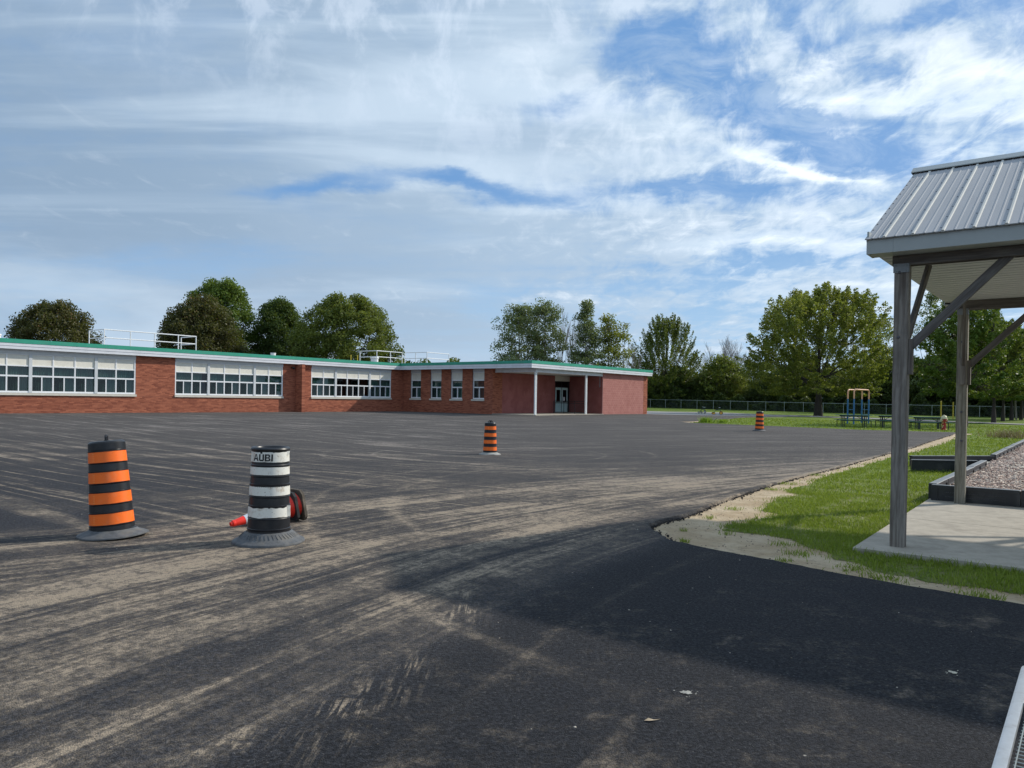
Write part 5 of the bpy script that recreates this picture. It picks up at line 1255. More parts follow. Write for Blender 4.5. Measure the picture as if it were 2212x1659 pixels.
# scabs of missing sheeting
sc = MB(); r_ = random.Random(4)
for (t, z, s) in ((-98, .955, .018), (-70, .851, .006), (-84, .850, .006), (-112, .962, .012), (-60, .961, .012), (-88, .388, .014), (-70, .384, .010), (-118, .392, .009), (-45, .388, .011), (-100, .30, .004), (-62, .34, .004), (-75, .292, .003)):
    t = rad(t)-.05; rr_ = R(z)+.0072; k = 7
    sc.add([TT@Vector((rr_*math.cos(t+s*r_.uniform(.6, 1.3)*math.cos(6.28*i/k)/rr_), rr_*math.sin(t+s*r_.uniform(.6, 1.3)*math.cos(6.28*i/k)/rr_), z+s*r_.uniform(.4, .9)*math.sin(6.28*i/k))) for i in range(k)], [tuple(range(k))])
sc.build('torn_patches', MAT['drum_black'], g)
bs = MB()
prf = [(.226, .118), (.240, .112), (.300, .060), (.335, .034), (.352, .030), (.366, .022), (.372, .010), (.372, .000), (.2, .000)]
jb = wob(90, .0025, (2, 5, 9)); bs.lathe(prf[::-1], 56, None, lambda jj, t: max(0, jb(t)))
bs.build('rubber_base', MAT['rubber_base'], g, smooth=30)
rg = MB()
for k in range(44):
    t = 2*math.pi*k/44; c, s_ = math.cos(t), math.sin(t)
    rg.tube([(.25*c, .25*s_, .105), (.30*math.cos(t+.05), .30*math.sin(t+.05), .0645)], .0028, 4)
rg.build('base_grooves', MAT['rubber_base'], g)['kind'] = 'stuff'
sl_ = MB()
for t in (-95, -48):
    t = rad(t); 
    for (p, q) in ((-.16, .16),):
        zz_ = .842 if False else .838
        sl_.add([TT@Vector(((R(.84)+.0015)*math.cos(t+a), (R(.84)+.0015)*math.sin(t+a), z)) for a, z in ((p, .790), (q, .790), (q, .812), (p, .812))], [(0,1,2,3)])
sl_.build('hand_slot', MAT['ink'], g)

# ------------------------------------------------------------------ fallen cones, one pushed inside the other
def cone(tip, base, label, collar, bmat, full=True, bs_=.36):
    tip, base = Vector(tip), Vector(base)
    ax = (tip-base).normalized(); g = empty('traffic_cone', base, 0, label, 'traffic cone', 'fallen traffic cones behind the white barrel')
    z = ax; y = Vector((0,0,1)); y = (y-z*y.dot(z)).normalized(); x = y.cross(z)
    M = Matrix((x, y, z)).transposed().to_4x4(); H = (tip-base).length
    rr = lambda s: .132-(.132-.030)*s
    m_ = MB(); m_.lathe([(.150, .012), (.145, .03), (rr(.05), .05), (rr(.40), H*.40)], 32, M); m_.lathe([(rr(.78), H*.78), (rr(.93), H*.93), (.040, H*.935), (.038, H*.965), (.028, H*.97), (.026, H), (.016, H), (.016, H*.8)], 32, M)
    m_.build('cone_body', MAT['cone_red'], g, smooth=35)
    m_ = MB(); m_.lathe([(rr(.40)+.001, H*.40), (rr(.78)+.001, H*.78)], 32, M); m_.build('reflective_collar', MAT[collar], g, smooth=60)
    m_ = MB(); s = bs_/2; c = .05
    poly = [(-s+c,-s),(s-c,-s),(s,-s+c),(s,s-c),(s-c,s),(-s+c,s),(-s,s-c),(-s,-s+c)]
    m_.prism(poly, -.018, .016, M); m_.build('base_plate', MAT[bmat], g, smooth=20)
    m_ = MB(); m_.add([M@Vector((-.02+.0, .10, .06)), M@Vector((.02, .10, .06)), M@Vector((.02, .095, .10)), M@Vector((-.02, .095, .10))], [(0,1,2,3)]); m_.build('cone_tag', MAT['white_frame'], g)
    return g
dirc = Vector((.69, .73, 0)).normalized()
t0 = Vector((-3.275, 8.93, .034)); b0 = t0+dirc*.77; b0.z = .183
dirc.z = 0; cone(t0, b0, 'fallen orange cone with silver collar and black base behind the white barrel', 'cone_collar', 'cone_base_black')
t1 = t0+dirc*.085+Vector((0,0,.018)); b1 = b0+dirc*.095+Vector((0,.0,.014))
g = cone(t1, b1, 'second fallen cone with a dusty brown base, pushed inside the first behind the barrel', 'cone_collar', 'cone_base_dusty', bs_=.385)

# ------------------------------------------------------------------ bench corner at the lower right
bq = lambda a, b, z=0: Vector((1.472, 2.315, 0))+d1*a+d2*b+Vector((0,0,z))
bn = empty('mesh_bench', bq(0, 0), RZ, 'light grey metal bench with wire mesh seat cut off by the lower right corner', 'bench')
def bb(a0, a1, b0, b1, z0, z1): return (a0, a1, -b1, -b0, z0, z1)
m_ = MB(); w = .038
outer = []
def rr_poly(x0, x1, y0, y1, r_, k=6):
    P = []
    for cx, cy, s in ((x1-r_, y0+r_, -90), (x1-r_, y1-r_, 0), (x0+r_, y1-r_, 90), (x0+r_, y0+r_, 180)):
        for i in range(k+1): a = rad(s+90*i/k); P.append((cx+r_*math.cos(a), cy+r_*math.sin(a)))
    return P
AX0, AX1, AY0, AY1 = -.25, 1.25, -.48, .0
Po, Pm, Pi = rr_poly(AX0, AX1, AY0, AY1, .09), rr_poly(AX0+.012, AX1-.012, AY0+.012, AY1-.012, .08), rr_poly(AX0+w, AX1-w, AY0+w, AY1-w, .04)
n = len(Po); lev = [(Po, .425), (Po, .443), (Pm, .450), (Pi, .450), (Pi, .425)]
vs = [(x, y, z) for P, z in lev for x, y in P]
m_.add(vs, [(j*n+k, j*n+(k+1)%n, ((j+1)%5)*n+(k+1)%n, ((j+1)%5)*n+k) for j in range(5) for k in range(n)])
m_.build('seat_rim', MAT['bench_rim'], bn, smooth=35)
for x in (.02, .70):
    m_ = MB(); m_.box(x-.012, x+.018, AY0+w, AY1-w, .434, .446); m_.build('cross_bar', MAT['bench_rim'], bn)
m_ = MB()
for i in range(int((AX1-AX0-2*w)/.032)):
    x = AX0+w+.02+i*.032; m_.tube([(x, AY0+w-.005, .438), (x, AY1-w-.012, .438)], .0022, 5)
for i in range(int((AY1-AY0-2*w)/.032)):
    y = AY1-w-.018-i*.032; m_.tube([(AX0+w, y, .442), (AX1-w, y, .442)], .0022, 5)
m_.build('wire_mesh', MAT['bench_wire'], bn)
for x in (AX0+.12, AX1-.12):
    m_ = MB(); m_.tube([(x, AY1-.06, .43), (x, AY1-.05, .02), (x, AY0+.05, .02), (x, AY0+.06, .43)], .017, 8); m_.build('leg', MAT['bench_rim'], bn, smooth=40)

# ------------------------------------------------------------------ picnic tables
def picnic(x, y, rz):
    g = empty('picnic_table', (x, y, tz(x, y)-.02), rz)
    for i in range(3):
        m_ = MB(); m_.cbox(-1.05, 1.05, -.37+i*.25, -.37+i*.25+.235, .735, .765, .01); m_.build('table_plank', MAT['table_green'], g)
    for s in (-1, 1):
        m_ = MB(); m_.cbox(-1.05, 1.05, s*.70-.14, s*.70+.14, .43, .458, .01); m_.build('seat_plank', MAT['table_green'], g)
    for sx in (-.66, .66):
        for dx in (-.05, .05):
            for sy in (-.22, .22):
                m_ = MB(); m_.box(sx+dx-.02, sx+dx+.02, sy-.02, sy+.02, 0, .73); m_.build('leg', MAT['table_leg'], g)
        m_ = MB(); m_.box(sx-.045, sx+.045, -.40, .40, .69, .734); m_.box(sx-.02, sx+.02, -.80, .80, .375, .425); m_.build('cross_beam', MAT['table_leg'], g)
        m_ = MB(); m_.tube([(sx, 0, .40), (sx-math.copysign(.55, sx), 0, .72)], .018, 6); m_.build('diagonal_brace', MAT['table_leg'], g)
        for sy in (-.70, .70):
            m_ = MB(); m_.box(sx+math.copysign(.20, sx)-.018, sx+math.copysign(.20, sx)+.018, sy-.05, sy-.012, 0, .43); m_.build('leg', MAT['table_leg'], g)
    for sy in (-.70, .70):
        m_ = MB(); m_.box(-.86, .86, sy-.05, sy-.01, .385, .43); m_.build('seat_rail', MAT['table_leg'], g)
    m_ = MB(); m_.box(-.80, .80, -.30, -.26, .66, .73); m_.box(-.80, .80, .26, .30, .66, .73); m_.build('table_rail', MAT['table_leg'], g)
    return g
pt = picnic(22.2, 49.6, rad(-9)); tag(pt, 'green picnic table in front of the blue and orange climbing frame', 'picnic table', 'green picnic tables on the grass')
for (x, y, a, lab) in ((24.95, 50.0, -7, 'green picnic table mostly hidden behind the near pavilion post, middle of the three'), (26.2, 48.0, -6, 'green picnic table just left of the red fire hydrant')):
    c = copy_tree(pt); c.location = (x, y, tz(x, y)-.02); c.rotation_euler = (0, 0, rad(a)); c['label'] = lab

# ------------------------------------------------------------------ hydrant
hx, hy = 26.63, 47.06
g = empty('fire_hydrant', (hx, hy, tz(hx, hy)-.03), rad(8), 'old fire hydrant with peeling red and cream paint at the end of the tables', 'fire hydrant')
m_ = MB(); m_.lathe([(.17, 0), (.17, .05), (.135, .07), (.13, .12), (.14, .14), (.14, .16), (.125, .18), (.125, .50), (.15, .56), (.16, .62), (.15, .68)], 20); m_.build('barrel', MAT['hydrant_paint'], g, smooth=35)
m_ = MB(); m_.lathe([(.15, .68), (.185, .69), (.185, .73), (.165, .74), (.16, .80), (.12, .87), (.06, .90), (.04, .90), (.04, .95), (0, .95)], 20); m_.build('bonnet', MAT['hydrant_cap'], g, smooth=35)
for a in (90, -90, 0):
    m_ = MB(); Mx = Matrix.Translation((0, 0, .60))@Matrix.Rotation(rad(a), 4, 'Z' if a == 0 else 'Y')@(Matrix.Rotation(rad(90), 4, 'X') if a == 0 else Matrix.Identity(4))
    m_.lathe([(.075, .10), (.075, .17), (.092, .175), (.092, .21), (.03, .215), (.03, .24), (0, .24)], 14, Mx); m_.build('outlet_cap', MAT['hydrant_cap'] if a else MAT['hydrant_paint'], g, smooth=35)

# ------------------------------------------------------------------ climbing frame
L_ = {'a': (24.70, 56.2), 'b': (24.62, 55.0), 'c': (26.65, 58.2), 'd': (26.62, 57.0)}
bz = tz(25.6, 56.5)
g = empty('climbing_frame', (25.6, 56.5, bz), 0, 'climbing frame of blue uprights and orange top bars behind the picnic tables', 'climbing frame')
lc = {k: Vector((v[0]-25.6, v[1]-56.5, 0)) for k, v in L_.items()}; HT = 2.46
for k in 'abcd':
    m_ = MB(); m_.tube([lc[k]+Vector((0,0,-.05)), lc[k]+Vector((0,0,1.78))], .055, 10); m_.build('post', MAT['bar_blue'], g, smooth=40)
for p, q in (('a', 'c'), ('b', 'd')):
    dv = (lc[q]-lc[p]).normalized(); pts = [lc[p]+Vector((0,0,1.78)), lc[p]+Vector((0,0,HT-.22))]
    for a in (22, 45, 68, 90): pts.append(lc[p]+dv*.22*(1-math.cos(rad(a)))+Vector((0,0,HT-.22+.22*math.sin(rad(a)))))
    for a in (90, 68, 45, 22, 0): pts.append(lc[q]-dv*.22*(1-math.cos(rad(a)))+Vector((0,0,HT-.22+.22*math.sin(rad(a)))))
    pts.append(lc[q]+Vector((0,0,1.78)))
    m_ = MB(); m_.tube(pts, .052, 10); m_.build('arch_bar', MAT['bar_orange'], g, smooth=40)
for f in (.25, .5, .75):
    p = lc['a'].lerp(lc['c'], f)+Vector((0,0,HT-.02)); q = lc['b'].lerp(lc['d'], f)+Vector((0,0,HT-.02)); m_ = MB(); m_.tube([p, q], .018, 6); m_.build('rung', MAT['bar_orange'], g)
for p, q in (('a', 'b'), ('c', 'd')):
    for z in (.25, .62, 1.0): m_ = MB(); m_.tube([lc[p]+Vector((0,0,z)), lc[q]+Vector((0,0,z))], .022, 6); m_.build('rung', MAT['bar_blue'], g)

# ------------------------------------------------------------------ tricycles
def tricycle(x, y, rz, label, rim='rim_yellow'):
    g = empty('tricycle', (x, y, tz(x, y)+.012), rz, label, 'tricycle', 'tricycles left on the far path')
    def wheel(nm, cx, cy, r_, w_, steer=0):
        M = Matrix.Translation((cx, cy, r_))@Matrix.Rotation(steer, 4, 'Z')@Matrix.Rotation(rad(90), 4, 'X')
        m_ = MB(); m_.lathe([(r_*.78, -w_/2), (r_*.96, -w_/2), (r_, 0), (r_*.96, w_/2), (r_*.78, w_/2)], 20, M, close=True); o = m_.build('wheel', MAT['tyre'], g, smooth=40)
        m_ = MB(); m_.lathe([(0, -w_*.4), (r_*.2, -w_*.6), (r_*.25, -w_*.25), (r_*.78, -w_*.25), (r_*.78, w_*.25), (r_*.25, w_*.25), (r_*.2, w_*.6), (0, w_*.4)], 20, M); m_.build('rim', MAT[rim], o)
    wheel('f', .42, 0, .205, .05); wheel('r', -.40, -.24, .14, .05); wheel('r', -.40, .24, .14, .05)
    m_ = MB(); m_.tube([(-.40, -.22, .14), (-.40, .22, .14)], .016, 8); m_.tube([(-.40, 0, .14), (-.22, 0, .42), (-.10, 0, .50), (.30, 0, .50)], .026, 8); m_.tube([(-.40, -.12, .14), (-.20, 0, .45)], .014, 6); m_.tube([(-.40, .12, .14), (-.20, 0, .45)], .014, 6); m_.build('frame', MAT['frame_green'], g, smooth=40)
    m_ = MB(); m_.tube([(.42, -.045, .205), (.36, -.04, .44), (.32, 0, .50), (.29, 0, .74)], .016, 8); m_.tube([(.42, .045, .205), (.36, .04, .44), (.32, 0, .50)], .016, 8); m_.build('fork', MAT['frame_green'], g, smooth=40)
    m_ = MB(); m_.tube([(.22, -.24, .78), (.28, -.12, .77), (.29, 0, .74), (.28, .12, .77), (.22, .24, .78)], .014, 8); m_.build('handlebar', MAT['white_metal'], g, smooth=40)
    m_ = MB(); m_.cbox(-.20, .06, -.12, .12, .52, .56, .02); m_.build('saddle', MAT['tyre'], g)
    return g
tricycle(22.2, 82.6, rad(0), 'green tricycle with yellow wheels seen side on, on the far path')
tricycle(22.45, 90.0, rad(-62), 'green tricycle turned half away, left of the yellow wheeled one on the far path', 'rim_pale')

# ------------------------------------------------------------------ yellow poles
for (x, y, h, lab) in ((50.35, 89.0, 2.15, 'left of two slim yellow poles, rising behind the fire hydrant'), (51.1, 88.6, 2.0, 'right of two slim yellow poles near the fire hydrant')):
    pass
for (x, y, h, lab) in ((50.9, 90.0, 1.95, 'left of two slim yellow poles, rising behind the fire hydrant'), (51.2, 88.9, 1.85, 'right of two slim yellow poles beyond the fire hydrant')):
    xx = x if 'left' in lab else x
    m_ = MB(); m_.tube([(0,0,-.05), (0,0,h)], .07, 10); m_.lathe([(.07, h), (.075, h+.01), (.05, h+.05), (0, h+.06)], 10)
    px = {'l': 50.55, 'r': 51.35}['l' if lab.startswith('left') else 'r']
    o = m_.build('yellow_pole', MAT['yellow_paint'], None, loc=(px, y, tz(px, y))); tag(o, lab, 'pole', 'yellow poles on the lawn')

# ------------------------------------------------------------------ chain-link fence
fp = [(-22.0, 176.6), (25.32, 139.71), (60.94, 110.82), (112.0, 70.0)]
fg = empty('chain_link_fence', (fp[0][0], fp[0][1], tz(*fp[0])), 0, 'long chain-link fence with slim grey posts at the far side of the grass', 'fence')
o0 = Vector(fg.location)
m_ = MB(); m_.tube([(0,0,-.1),(0,0,1.52)], .045, 8); m_.lathe([(.05,0),(.05,.03),(0,.06)], 8, Matrix.Translation((0,0,1.50))); po = m_.build('post', MAT['fence_post'], fg); pme = po.data; bpy.data.objects.remove(po)
top = []; wires = MB()
for (p, q) in zip(fp[:-1], fp[1:]):
    L = math.hypot(q[0]-p[0], q[1]-p[1]); k = round(L/3.0)
    for i in range(k):
        x, y = p[0]+(q[0]-p[0])*i/k, p[1]+(q[1]-p[1])*i/k; link('post', pme, fg, Vector((x, y, tz(x, y)))-o0); top.append(Vector((x, y, tz(x, y)+1.46))-o0)
for a, b in zip(top[:-1], top[1:]):
    e = (b-a); e.normalize(); L = (b-a).length; n_ = 10
    for i in range(n_):
        for s in (0, 1):
            u0, u1 = (i/n_, min(1, (i+5)/n_)) if s == 0 else ((i+5)/n_ if i+5 <= n_ else 1, i/n_)
            h1 = 1.0 if abs(u1-u0) > .49 else abs(u1-u0)*2
            p0_ = a.lerp(b, u0)+Vector((0,0,-1.44)); p1_ = a.lerp(b, u1)+Vector((0,0,-1.44+1.42*h1))
            dn = Vector((-e.y, e.x, 0))*0; w_ = .012
            wires.add([p0_-e*w_, p0_+e*w_, p1_+e*w_, p1_-e*w_], [(0,1,2,3)])
wo_ = wires.build('fence_mesh', MAT['fence_wire'], fg); wo_['kind'] = 'stuff'
m_ = MB(); m_.tube(top, .036, 6); m_.build('top_rail', MAT['fence_post'], fg)
m_ = MB(); m_.tube([t+Vector((0,0,-1.40)) for t in top], .012, 4); m_.build('bottom_wire', MAT['fence_wire'], fg)

# ------------------------------------------------------------------ trees
def quads_from(P, size, r, up=0.35, tone=None, aspect=1.0):
    n = len(P); nm = r.normal(0, 1, (n, 3)); nm[:, 2] += up; nm /= np.linalg.norm(nm, axis=1)[:, None]
    a = np.cross(nm, r.normal(0, 1, (n, 3))); a /= np.linalg.norm(a, axis=1)[:, None]; b = np.cross(nm, a)
    s = size*r.uniform(.6, 1.3, n)[:, None]*.5
    q = np.stack([P-a*s*aspect, P-b*s*.62, P+a*s*aspect, P+b*s*.62], 1)
    return q.reshape(-1, 3), np.arange(n*4).reshape(n, 4)
PROF = {
 'round': lambda t: np.sqrt(np.clip(1-(2*t-1)**2, 0, 1))**.8,
 'dome': lambda t: np.clip(np.where(t < .3, .78+.22*(t/.3), np.sqrt(np.clip(1-((t-.3)/.72)**2, 0, 1))), 0, 1)*np.clip(t*9+.35, 0, 1),
 'broad': lambda t: np.clip(np.where(t < .38, .72+.28*np.sin(t/.38*1.57), np.sqrt(np.clip(1-((t-.38)/.66)**2.2, 0, 1))), 0, 1),
 'cone': lambda t: np.clip(np.where(t < .25, .75+t, 1.0-((t-.25)/.77)**1.35), 0, 1)*np.clip(t*8+.4, 0, 1),
 'column': lambda t: np.clip(np.sin(np.clip(t*.92+.12, 0, 1)*math.pi), 0, 1)**.75,
 'bush': lambda t: np.sqrt(np.clip(1-t**2, 0, 1)),
}
def tree_mesh(seed, H, W, base, prof, K, n, leaf, mat, bark='bark', sig=.5, bias=.45, spike=0.0, trunk=.30, lump=.14, mains=9, limb=.035, flat=.6, drop=0.0, lean=0.0, tonez=.25):
    r = np.random.default_rng(seed); ch = H-base
    t = r.uniform(.0, 1.0, K); ph = r.uniform(0, 2*math.pi, K)
    ph0 = r.uniform(0, 6.28, 4)
    lu = 1+lump*(np.sin(3*ph+5*t+ph0[0])+.7*np.sin(5*ph-7*t+ph0[1])+.5*np.sin(2*ph+11*t+ph0[2]))*.6
    R_ = W/2*PROF[prof](t)*lu; rr = r.uniform(0, 1, K)**bias*R_
    C = np.stack([rr*np.cos(ph)+lean*t*H, rr*np.sin(ph), base+t*ch*(1+.04*np.sin(ph*2+ph0[3]))], 1)
    outd = C-np.array([0, 0, base+.15*ch]); outd /= np.linalg.norm(outd, axis=1)[:, None]+1e-9; outd[:, 2] += .35
    cnt = r.poisson(n, K); idx = np.repeat(np.arange(K), cnt); m = len(idx)
    sg = sig*r.uniform(.7, 1.3, K)[idx][:, None]
    nn = r.normal(0, 1, (m, 3)); nl = np.linalg.norm(nn, axis=1)[:, None]; nn *= np.minimum(1, 1.9/nl); off = nn*np.array([1, 1, flat])*sg
    if spike:
        u = r.uniform(-.3, 1, m)[:, None]; off = off*np.clip(1-.6*u, .2, 1)*.55+outd[idx]*u*spike
    P = C[idx]+off
    ct = r.uniform(0, 1, K)[idx]
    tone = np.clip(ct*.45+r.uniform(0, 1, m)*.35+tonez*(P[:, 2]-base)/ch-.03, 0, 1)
    k = r.uniform(0, 1, m) < .03; tone[k] = .95
    V, F = quads_from(P, leaf, r)
    cme = np_mesh('crown', V, F, MAT[mat], tone)
    # trunk and limbs
    mb = MB(); rp = random.Random(seed); topz = base+ch*.82
    tp = []; 
    for i in range(9):
        f = i/8; z = -.15+f*(topz+.15); tp.append(Vector((lean*max(0, z-base)+rp.uniform(-1, 1)*.05*f*trunk*4, rp.uniform(-1, 1)*.05*f*trunk*4, z)))
    rs = [trunk*(1.45 if i == 0 else 1.08 if i == 1 else (1-.90*(i/8)**.9)) for i in range(9)]
    mb.tube(tp, rs, 10)
    M_ = []
    for j in range(mains):
        a = 2*math.pi*(j+rp.uniform(-.3, .3))/mains*2.4; f0 = rp.uniform(.0, .45)
        z0 = base*.9+f0*ch*.75; tt_ = min(.92, f0+rp.uniform(.25, .55)); Rr = W/2*float(PROF[prof](np.array(tt_)))*.72
        e = Vector((math.cos(a)*Rr+lean*tt_*H, math.sin(a)*Rr, base+tt_*ch*.95)); s = Vector((lean*max(0, z0-base), 0, z0)); mid = s.lerp(e, .5)+Vector((0, 0, -.06*(e-s).length))
        pts = [s, s.lerp(mid, .5)+Vector((0,0,-.02)), mid, mid.lerp(e, .55), e]; w = trunk*(1-.8*f0)*.42
        mb.tube(pts, [w, w*.75, w*.5, w*.32, w*.15], 6, cap=False); M_ += pts[1:]
    M_ = np.array([tuple(p) for p in M_]+[tuple(p) for p in tp[4:]])
    for c in C[:min(K, 260)]:
        d = np.linalg.norm(M_-c, axis=1)+np.maximum(0, M_[:, 2]-c[2])*1.2; s = M_[int(np.argmin(d))]
        s, e = Vector(s), Vector(c); mid = s.lerp(e, .5)+Vector((0, 0, -.08*(e-s).length)); mb.tube([s, mid, e], [limb, limb*.6, limb*.2], 3, cap=False)
    o = mb.build('trunk', MAT[bark], None, smooth=60); tme = o.data; bpy.data.objects.remove(o)
    return tme, cme
def plant(pair, x, y, rz=0, s=1.0, label=None, cat='tree', group=None, name='tree', sz=None, dz=0):
    g = empty(name, (x, y, tz(x, y)+dz), rz, label, cat, group); g.scale = (s, s, sz or s)
    link('trunk', pair[0], g); link('crown', pair[1], g); return g
def at(u, D): return (u-1106)/1650.0*D      # sideways metres for a compass bearing at distance D

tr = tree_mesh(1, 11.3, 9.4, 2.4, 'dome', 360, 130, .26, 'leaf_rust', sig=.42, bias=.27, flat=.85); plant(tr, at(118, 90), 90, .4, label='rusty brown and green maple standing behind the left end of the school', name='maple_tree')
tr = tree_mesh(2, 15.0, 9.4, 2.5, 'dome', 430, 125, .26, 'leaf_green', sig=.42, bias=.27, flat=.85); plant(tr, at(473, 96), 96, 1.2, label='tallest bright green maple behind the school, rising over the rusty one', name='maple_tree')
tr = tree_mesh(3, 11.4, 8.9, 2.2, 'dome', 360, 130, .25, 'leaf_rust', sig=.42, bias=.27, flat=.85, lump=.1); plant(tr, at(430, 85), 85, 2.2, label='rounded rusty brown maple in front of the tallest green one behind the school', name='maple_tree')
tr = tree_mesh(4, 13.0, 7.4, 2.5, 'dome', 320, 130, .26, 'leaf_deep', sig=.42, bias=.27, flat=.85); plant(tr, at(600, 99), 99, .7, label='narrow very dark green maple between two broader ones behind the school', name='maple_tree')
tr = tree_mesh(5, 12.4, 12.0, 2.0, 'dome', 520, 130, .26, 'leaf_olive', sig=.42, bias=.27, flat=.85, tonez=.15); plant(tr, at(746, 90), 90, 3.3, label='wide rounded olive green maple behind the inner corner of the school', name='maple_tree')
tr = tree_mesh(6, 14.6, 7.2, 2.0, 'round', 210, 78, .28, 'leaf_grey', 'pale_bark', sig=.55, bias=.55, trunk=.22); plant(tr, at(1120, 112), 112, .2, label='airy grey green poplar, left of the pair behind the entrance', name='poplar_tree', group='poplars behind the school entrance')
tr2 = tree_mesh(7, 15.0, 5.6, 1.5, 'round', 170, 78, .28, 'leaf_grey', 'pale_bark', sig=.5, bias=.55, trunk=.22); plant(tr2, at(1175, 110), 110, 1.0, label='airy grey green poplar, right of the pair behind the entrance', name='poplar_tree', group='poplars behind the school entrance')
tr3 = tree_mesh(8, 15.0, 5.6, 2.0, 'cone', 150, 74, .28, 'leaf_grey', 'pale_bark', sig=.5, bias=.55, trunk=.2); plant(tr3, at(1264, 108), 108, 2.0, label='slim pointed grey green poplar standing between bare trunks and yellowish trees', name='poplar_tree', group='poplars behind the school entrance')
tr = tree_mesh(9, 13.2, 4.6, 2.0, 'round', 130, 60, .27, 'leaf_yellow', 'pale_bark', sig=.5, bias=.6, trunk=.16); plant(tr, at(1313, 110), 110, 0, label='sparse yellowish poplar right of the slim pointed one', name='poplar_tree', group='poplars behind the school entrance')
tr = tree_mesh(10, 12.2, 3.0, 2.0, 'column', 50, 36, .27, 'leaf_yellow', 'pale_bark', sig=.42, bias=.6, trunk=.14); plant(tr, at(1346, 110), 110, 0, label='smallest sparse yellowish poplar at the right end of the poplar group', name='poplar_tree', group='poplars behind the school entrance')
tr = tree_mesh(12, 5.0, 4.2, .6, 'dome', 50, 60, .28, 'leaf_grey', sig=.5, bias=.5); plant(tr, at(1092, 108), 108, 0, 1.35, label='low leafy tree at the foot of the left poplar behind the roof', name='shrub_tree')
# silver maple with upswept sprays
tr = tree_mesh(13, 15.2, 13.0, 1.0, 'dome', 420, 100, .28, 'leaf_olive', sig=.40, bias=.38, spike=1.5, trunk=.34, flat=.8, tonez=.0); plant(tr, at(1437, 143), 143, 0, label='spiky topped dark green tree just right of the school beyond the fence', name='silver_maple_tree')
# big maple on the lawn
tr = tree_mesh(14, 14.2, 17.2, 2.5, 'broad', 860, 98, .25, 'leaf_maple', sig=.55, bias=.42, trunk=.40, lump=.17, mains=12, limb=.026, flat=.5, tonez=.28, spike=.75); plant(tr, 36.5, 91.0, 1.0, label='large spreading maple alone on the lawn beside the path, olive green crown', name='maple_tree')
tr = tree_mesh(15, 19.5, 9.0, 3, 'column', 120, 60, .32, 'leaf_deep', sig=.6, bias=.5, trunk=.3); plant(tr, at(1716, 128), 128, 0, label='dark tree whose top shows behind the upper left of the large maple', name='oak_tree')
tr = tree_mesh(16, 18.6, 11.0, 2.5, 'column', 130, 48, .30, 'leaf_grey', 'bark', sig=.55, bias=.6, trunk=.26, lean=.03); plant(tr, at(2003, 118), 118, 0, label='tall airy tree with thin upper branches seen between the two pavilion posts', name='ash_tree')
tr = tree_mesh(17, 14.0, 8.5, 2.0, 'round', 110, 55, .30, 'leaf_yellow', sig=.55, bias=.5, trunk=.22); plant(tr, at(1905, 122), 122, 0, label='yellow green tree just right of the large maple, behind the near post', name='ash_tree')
# row of young maples on the right lawn
mapA = tree_mesh(18, 8.6, 6.6, 2.2, 'broad', 260, 120, .19, 'leaf_green', sig=.42, bias=.4, trunk=.15, limb=.03, flat=.5, spike=.5, tonez=.2)
mapB = tree_mesh(19, 8.8, 6.6, 2.3, 'dome', 260, 120, .20, 'leaf_olive', sig=.42, bias=.4, trunk=.16, limb=.03, flat=.5, spike=.5, tonez=.2)
row = [(33.0, 55.6, mapA, 1.0, 'nearest young maple of the lawn row, trunk right of the far pavilion post'), (42.9, 68.0, mapB, .98, 'second young maple of the lawn row, leaning trunk in open grass'), (50.6, 78.7, mapA, 1.0, 'third young maple of the lawn row, low leafy sprout on its trunk'),
       (56.0, 85.6, mapB, 1.05, 'fourth young maple of the lawn row, close before another trunk'), (59.6, 89.4, mapA, 1.05, 'fifth young maple of the lawn row, close behind another trunk'), (69.5, 104.0, mapB, 1.1, 'farthest young maple of the lawn row near the fence')]
for i, (x, y, pr, s, lab) in enumerate(row): plant(pr, x, y, i*1.9, s, lab, 'tree', 'young maples in a row on the lawn', 'young_maple_tree')

# bare trees
def bare(seed, H, W, spread=.9, mat='grey_twig', base=.25, depth=5, r0=.12):
    rp = random.Random(seed); mb = MB()
    def grow(p, d, L, r_, k):
        q = p+d*L; m_ = p.lerp(q, .5)+Vector((rp.uniform(-1, 1), rp.uniform(-1, 1), rp.uniform(-.3, .5)))*L*.06
        mb.tube([p, m_, q], [r_, r_*.85, r_*.68], 5 if k > 2 else 3, cap=False)
        if k <= 0: return
        n_ = 3 if k > 1 else 4
        for i in range(n_):
            dd = (d+Vector((rp.uniform(-1, 1), rp.uniform(-1, 1), rp.uniform(-.1, .6)))*spread*.75).normalized()
            dd.z = abs(dd.z)*.9+.15; grow(p.lerp(q, rp.uniform(.45, 1.0)), dd.normalized(), L*rp.uniform(.55, .78), r_*.55, k-1)
        grow(q, (d+Vector((rp.uniform(-.2, .2), rp.uniform(-.2, .2), .15))).normalized(), L*.75, r_*.68, k-1)
    grow(Vector((0,0,-.2)), Vector((rp.uniform(-.05, .05), 0, 1)).normalized(), H*.34, r0, depth)
    o = mb.build('tree', MAT[mat], None); zmax = max(v.co.z for v in o.data.vertices)
    o.data.transform(Matrix.Scale(H/zmax, 4)); me = o.data; bpy.data.objects.remove(o); return me
def bplant(me, x, y, rz, label, s=1.0, sx=None):
    o = link('bare_tree', me, None, (x, y, tz(x, y)), (0, 0, rz), (sx or s, sx or s, s)); tag(o, label, 'tree', 'leafless trees beyond the school and fence'); return o
b1_ = bare(1, 15.2, 5, .62, 'pale_bark', depth=4, r0=.14); b2_ = bare(2, 15.8, 6, .95, 'grey_twig', depth=5, r0=.20); b3_ = bare(5, 14, 6, .6, 'grey_twig', depth=4, r0=.13)
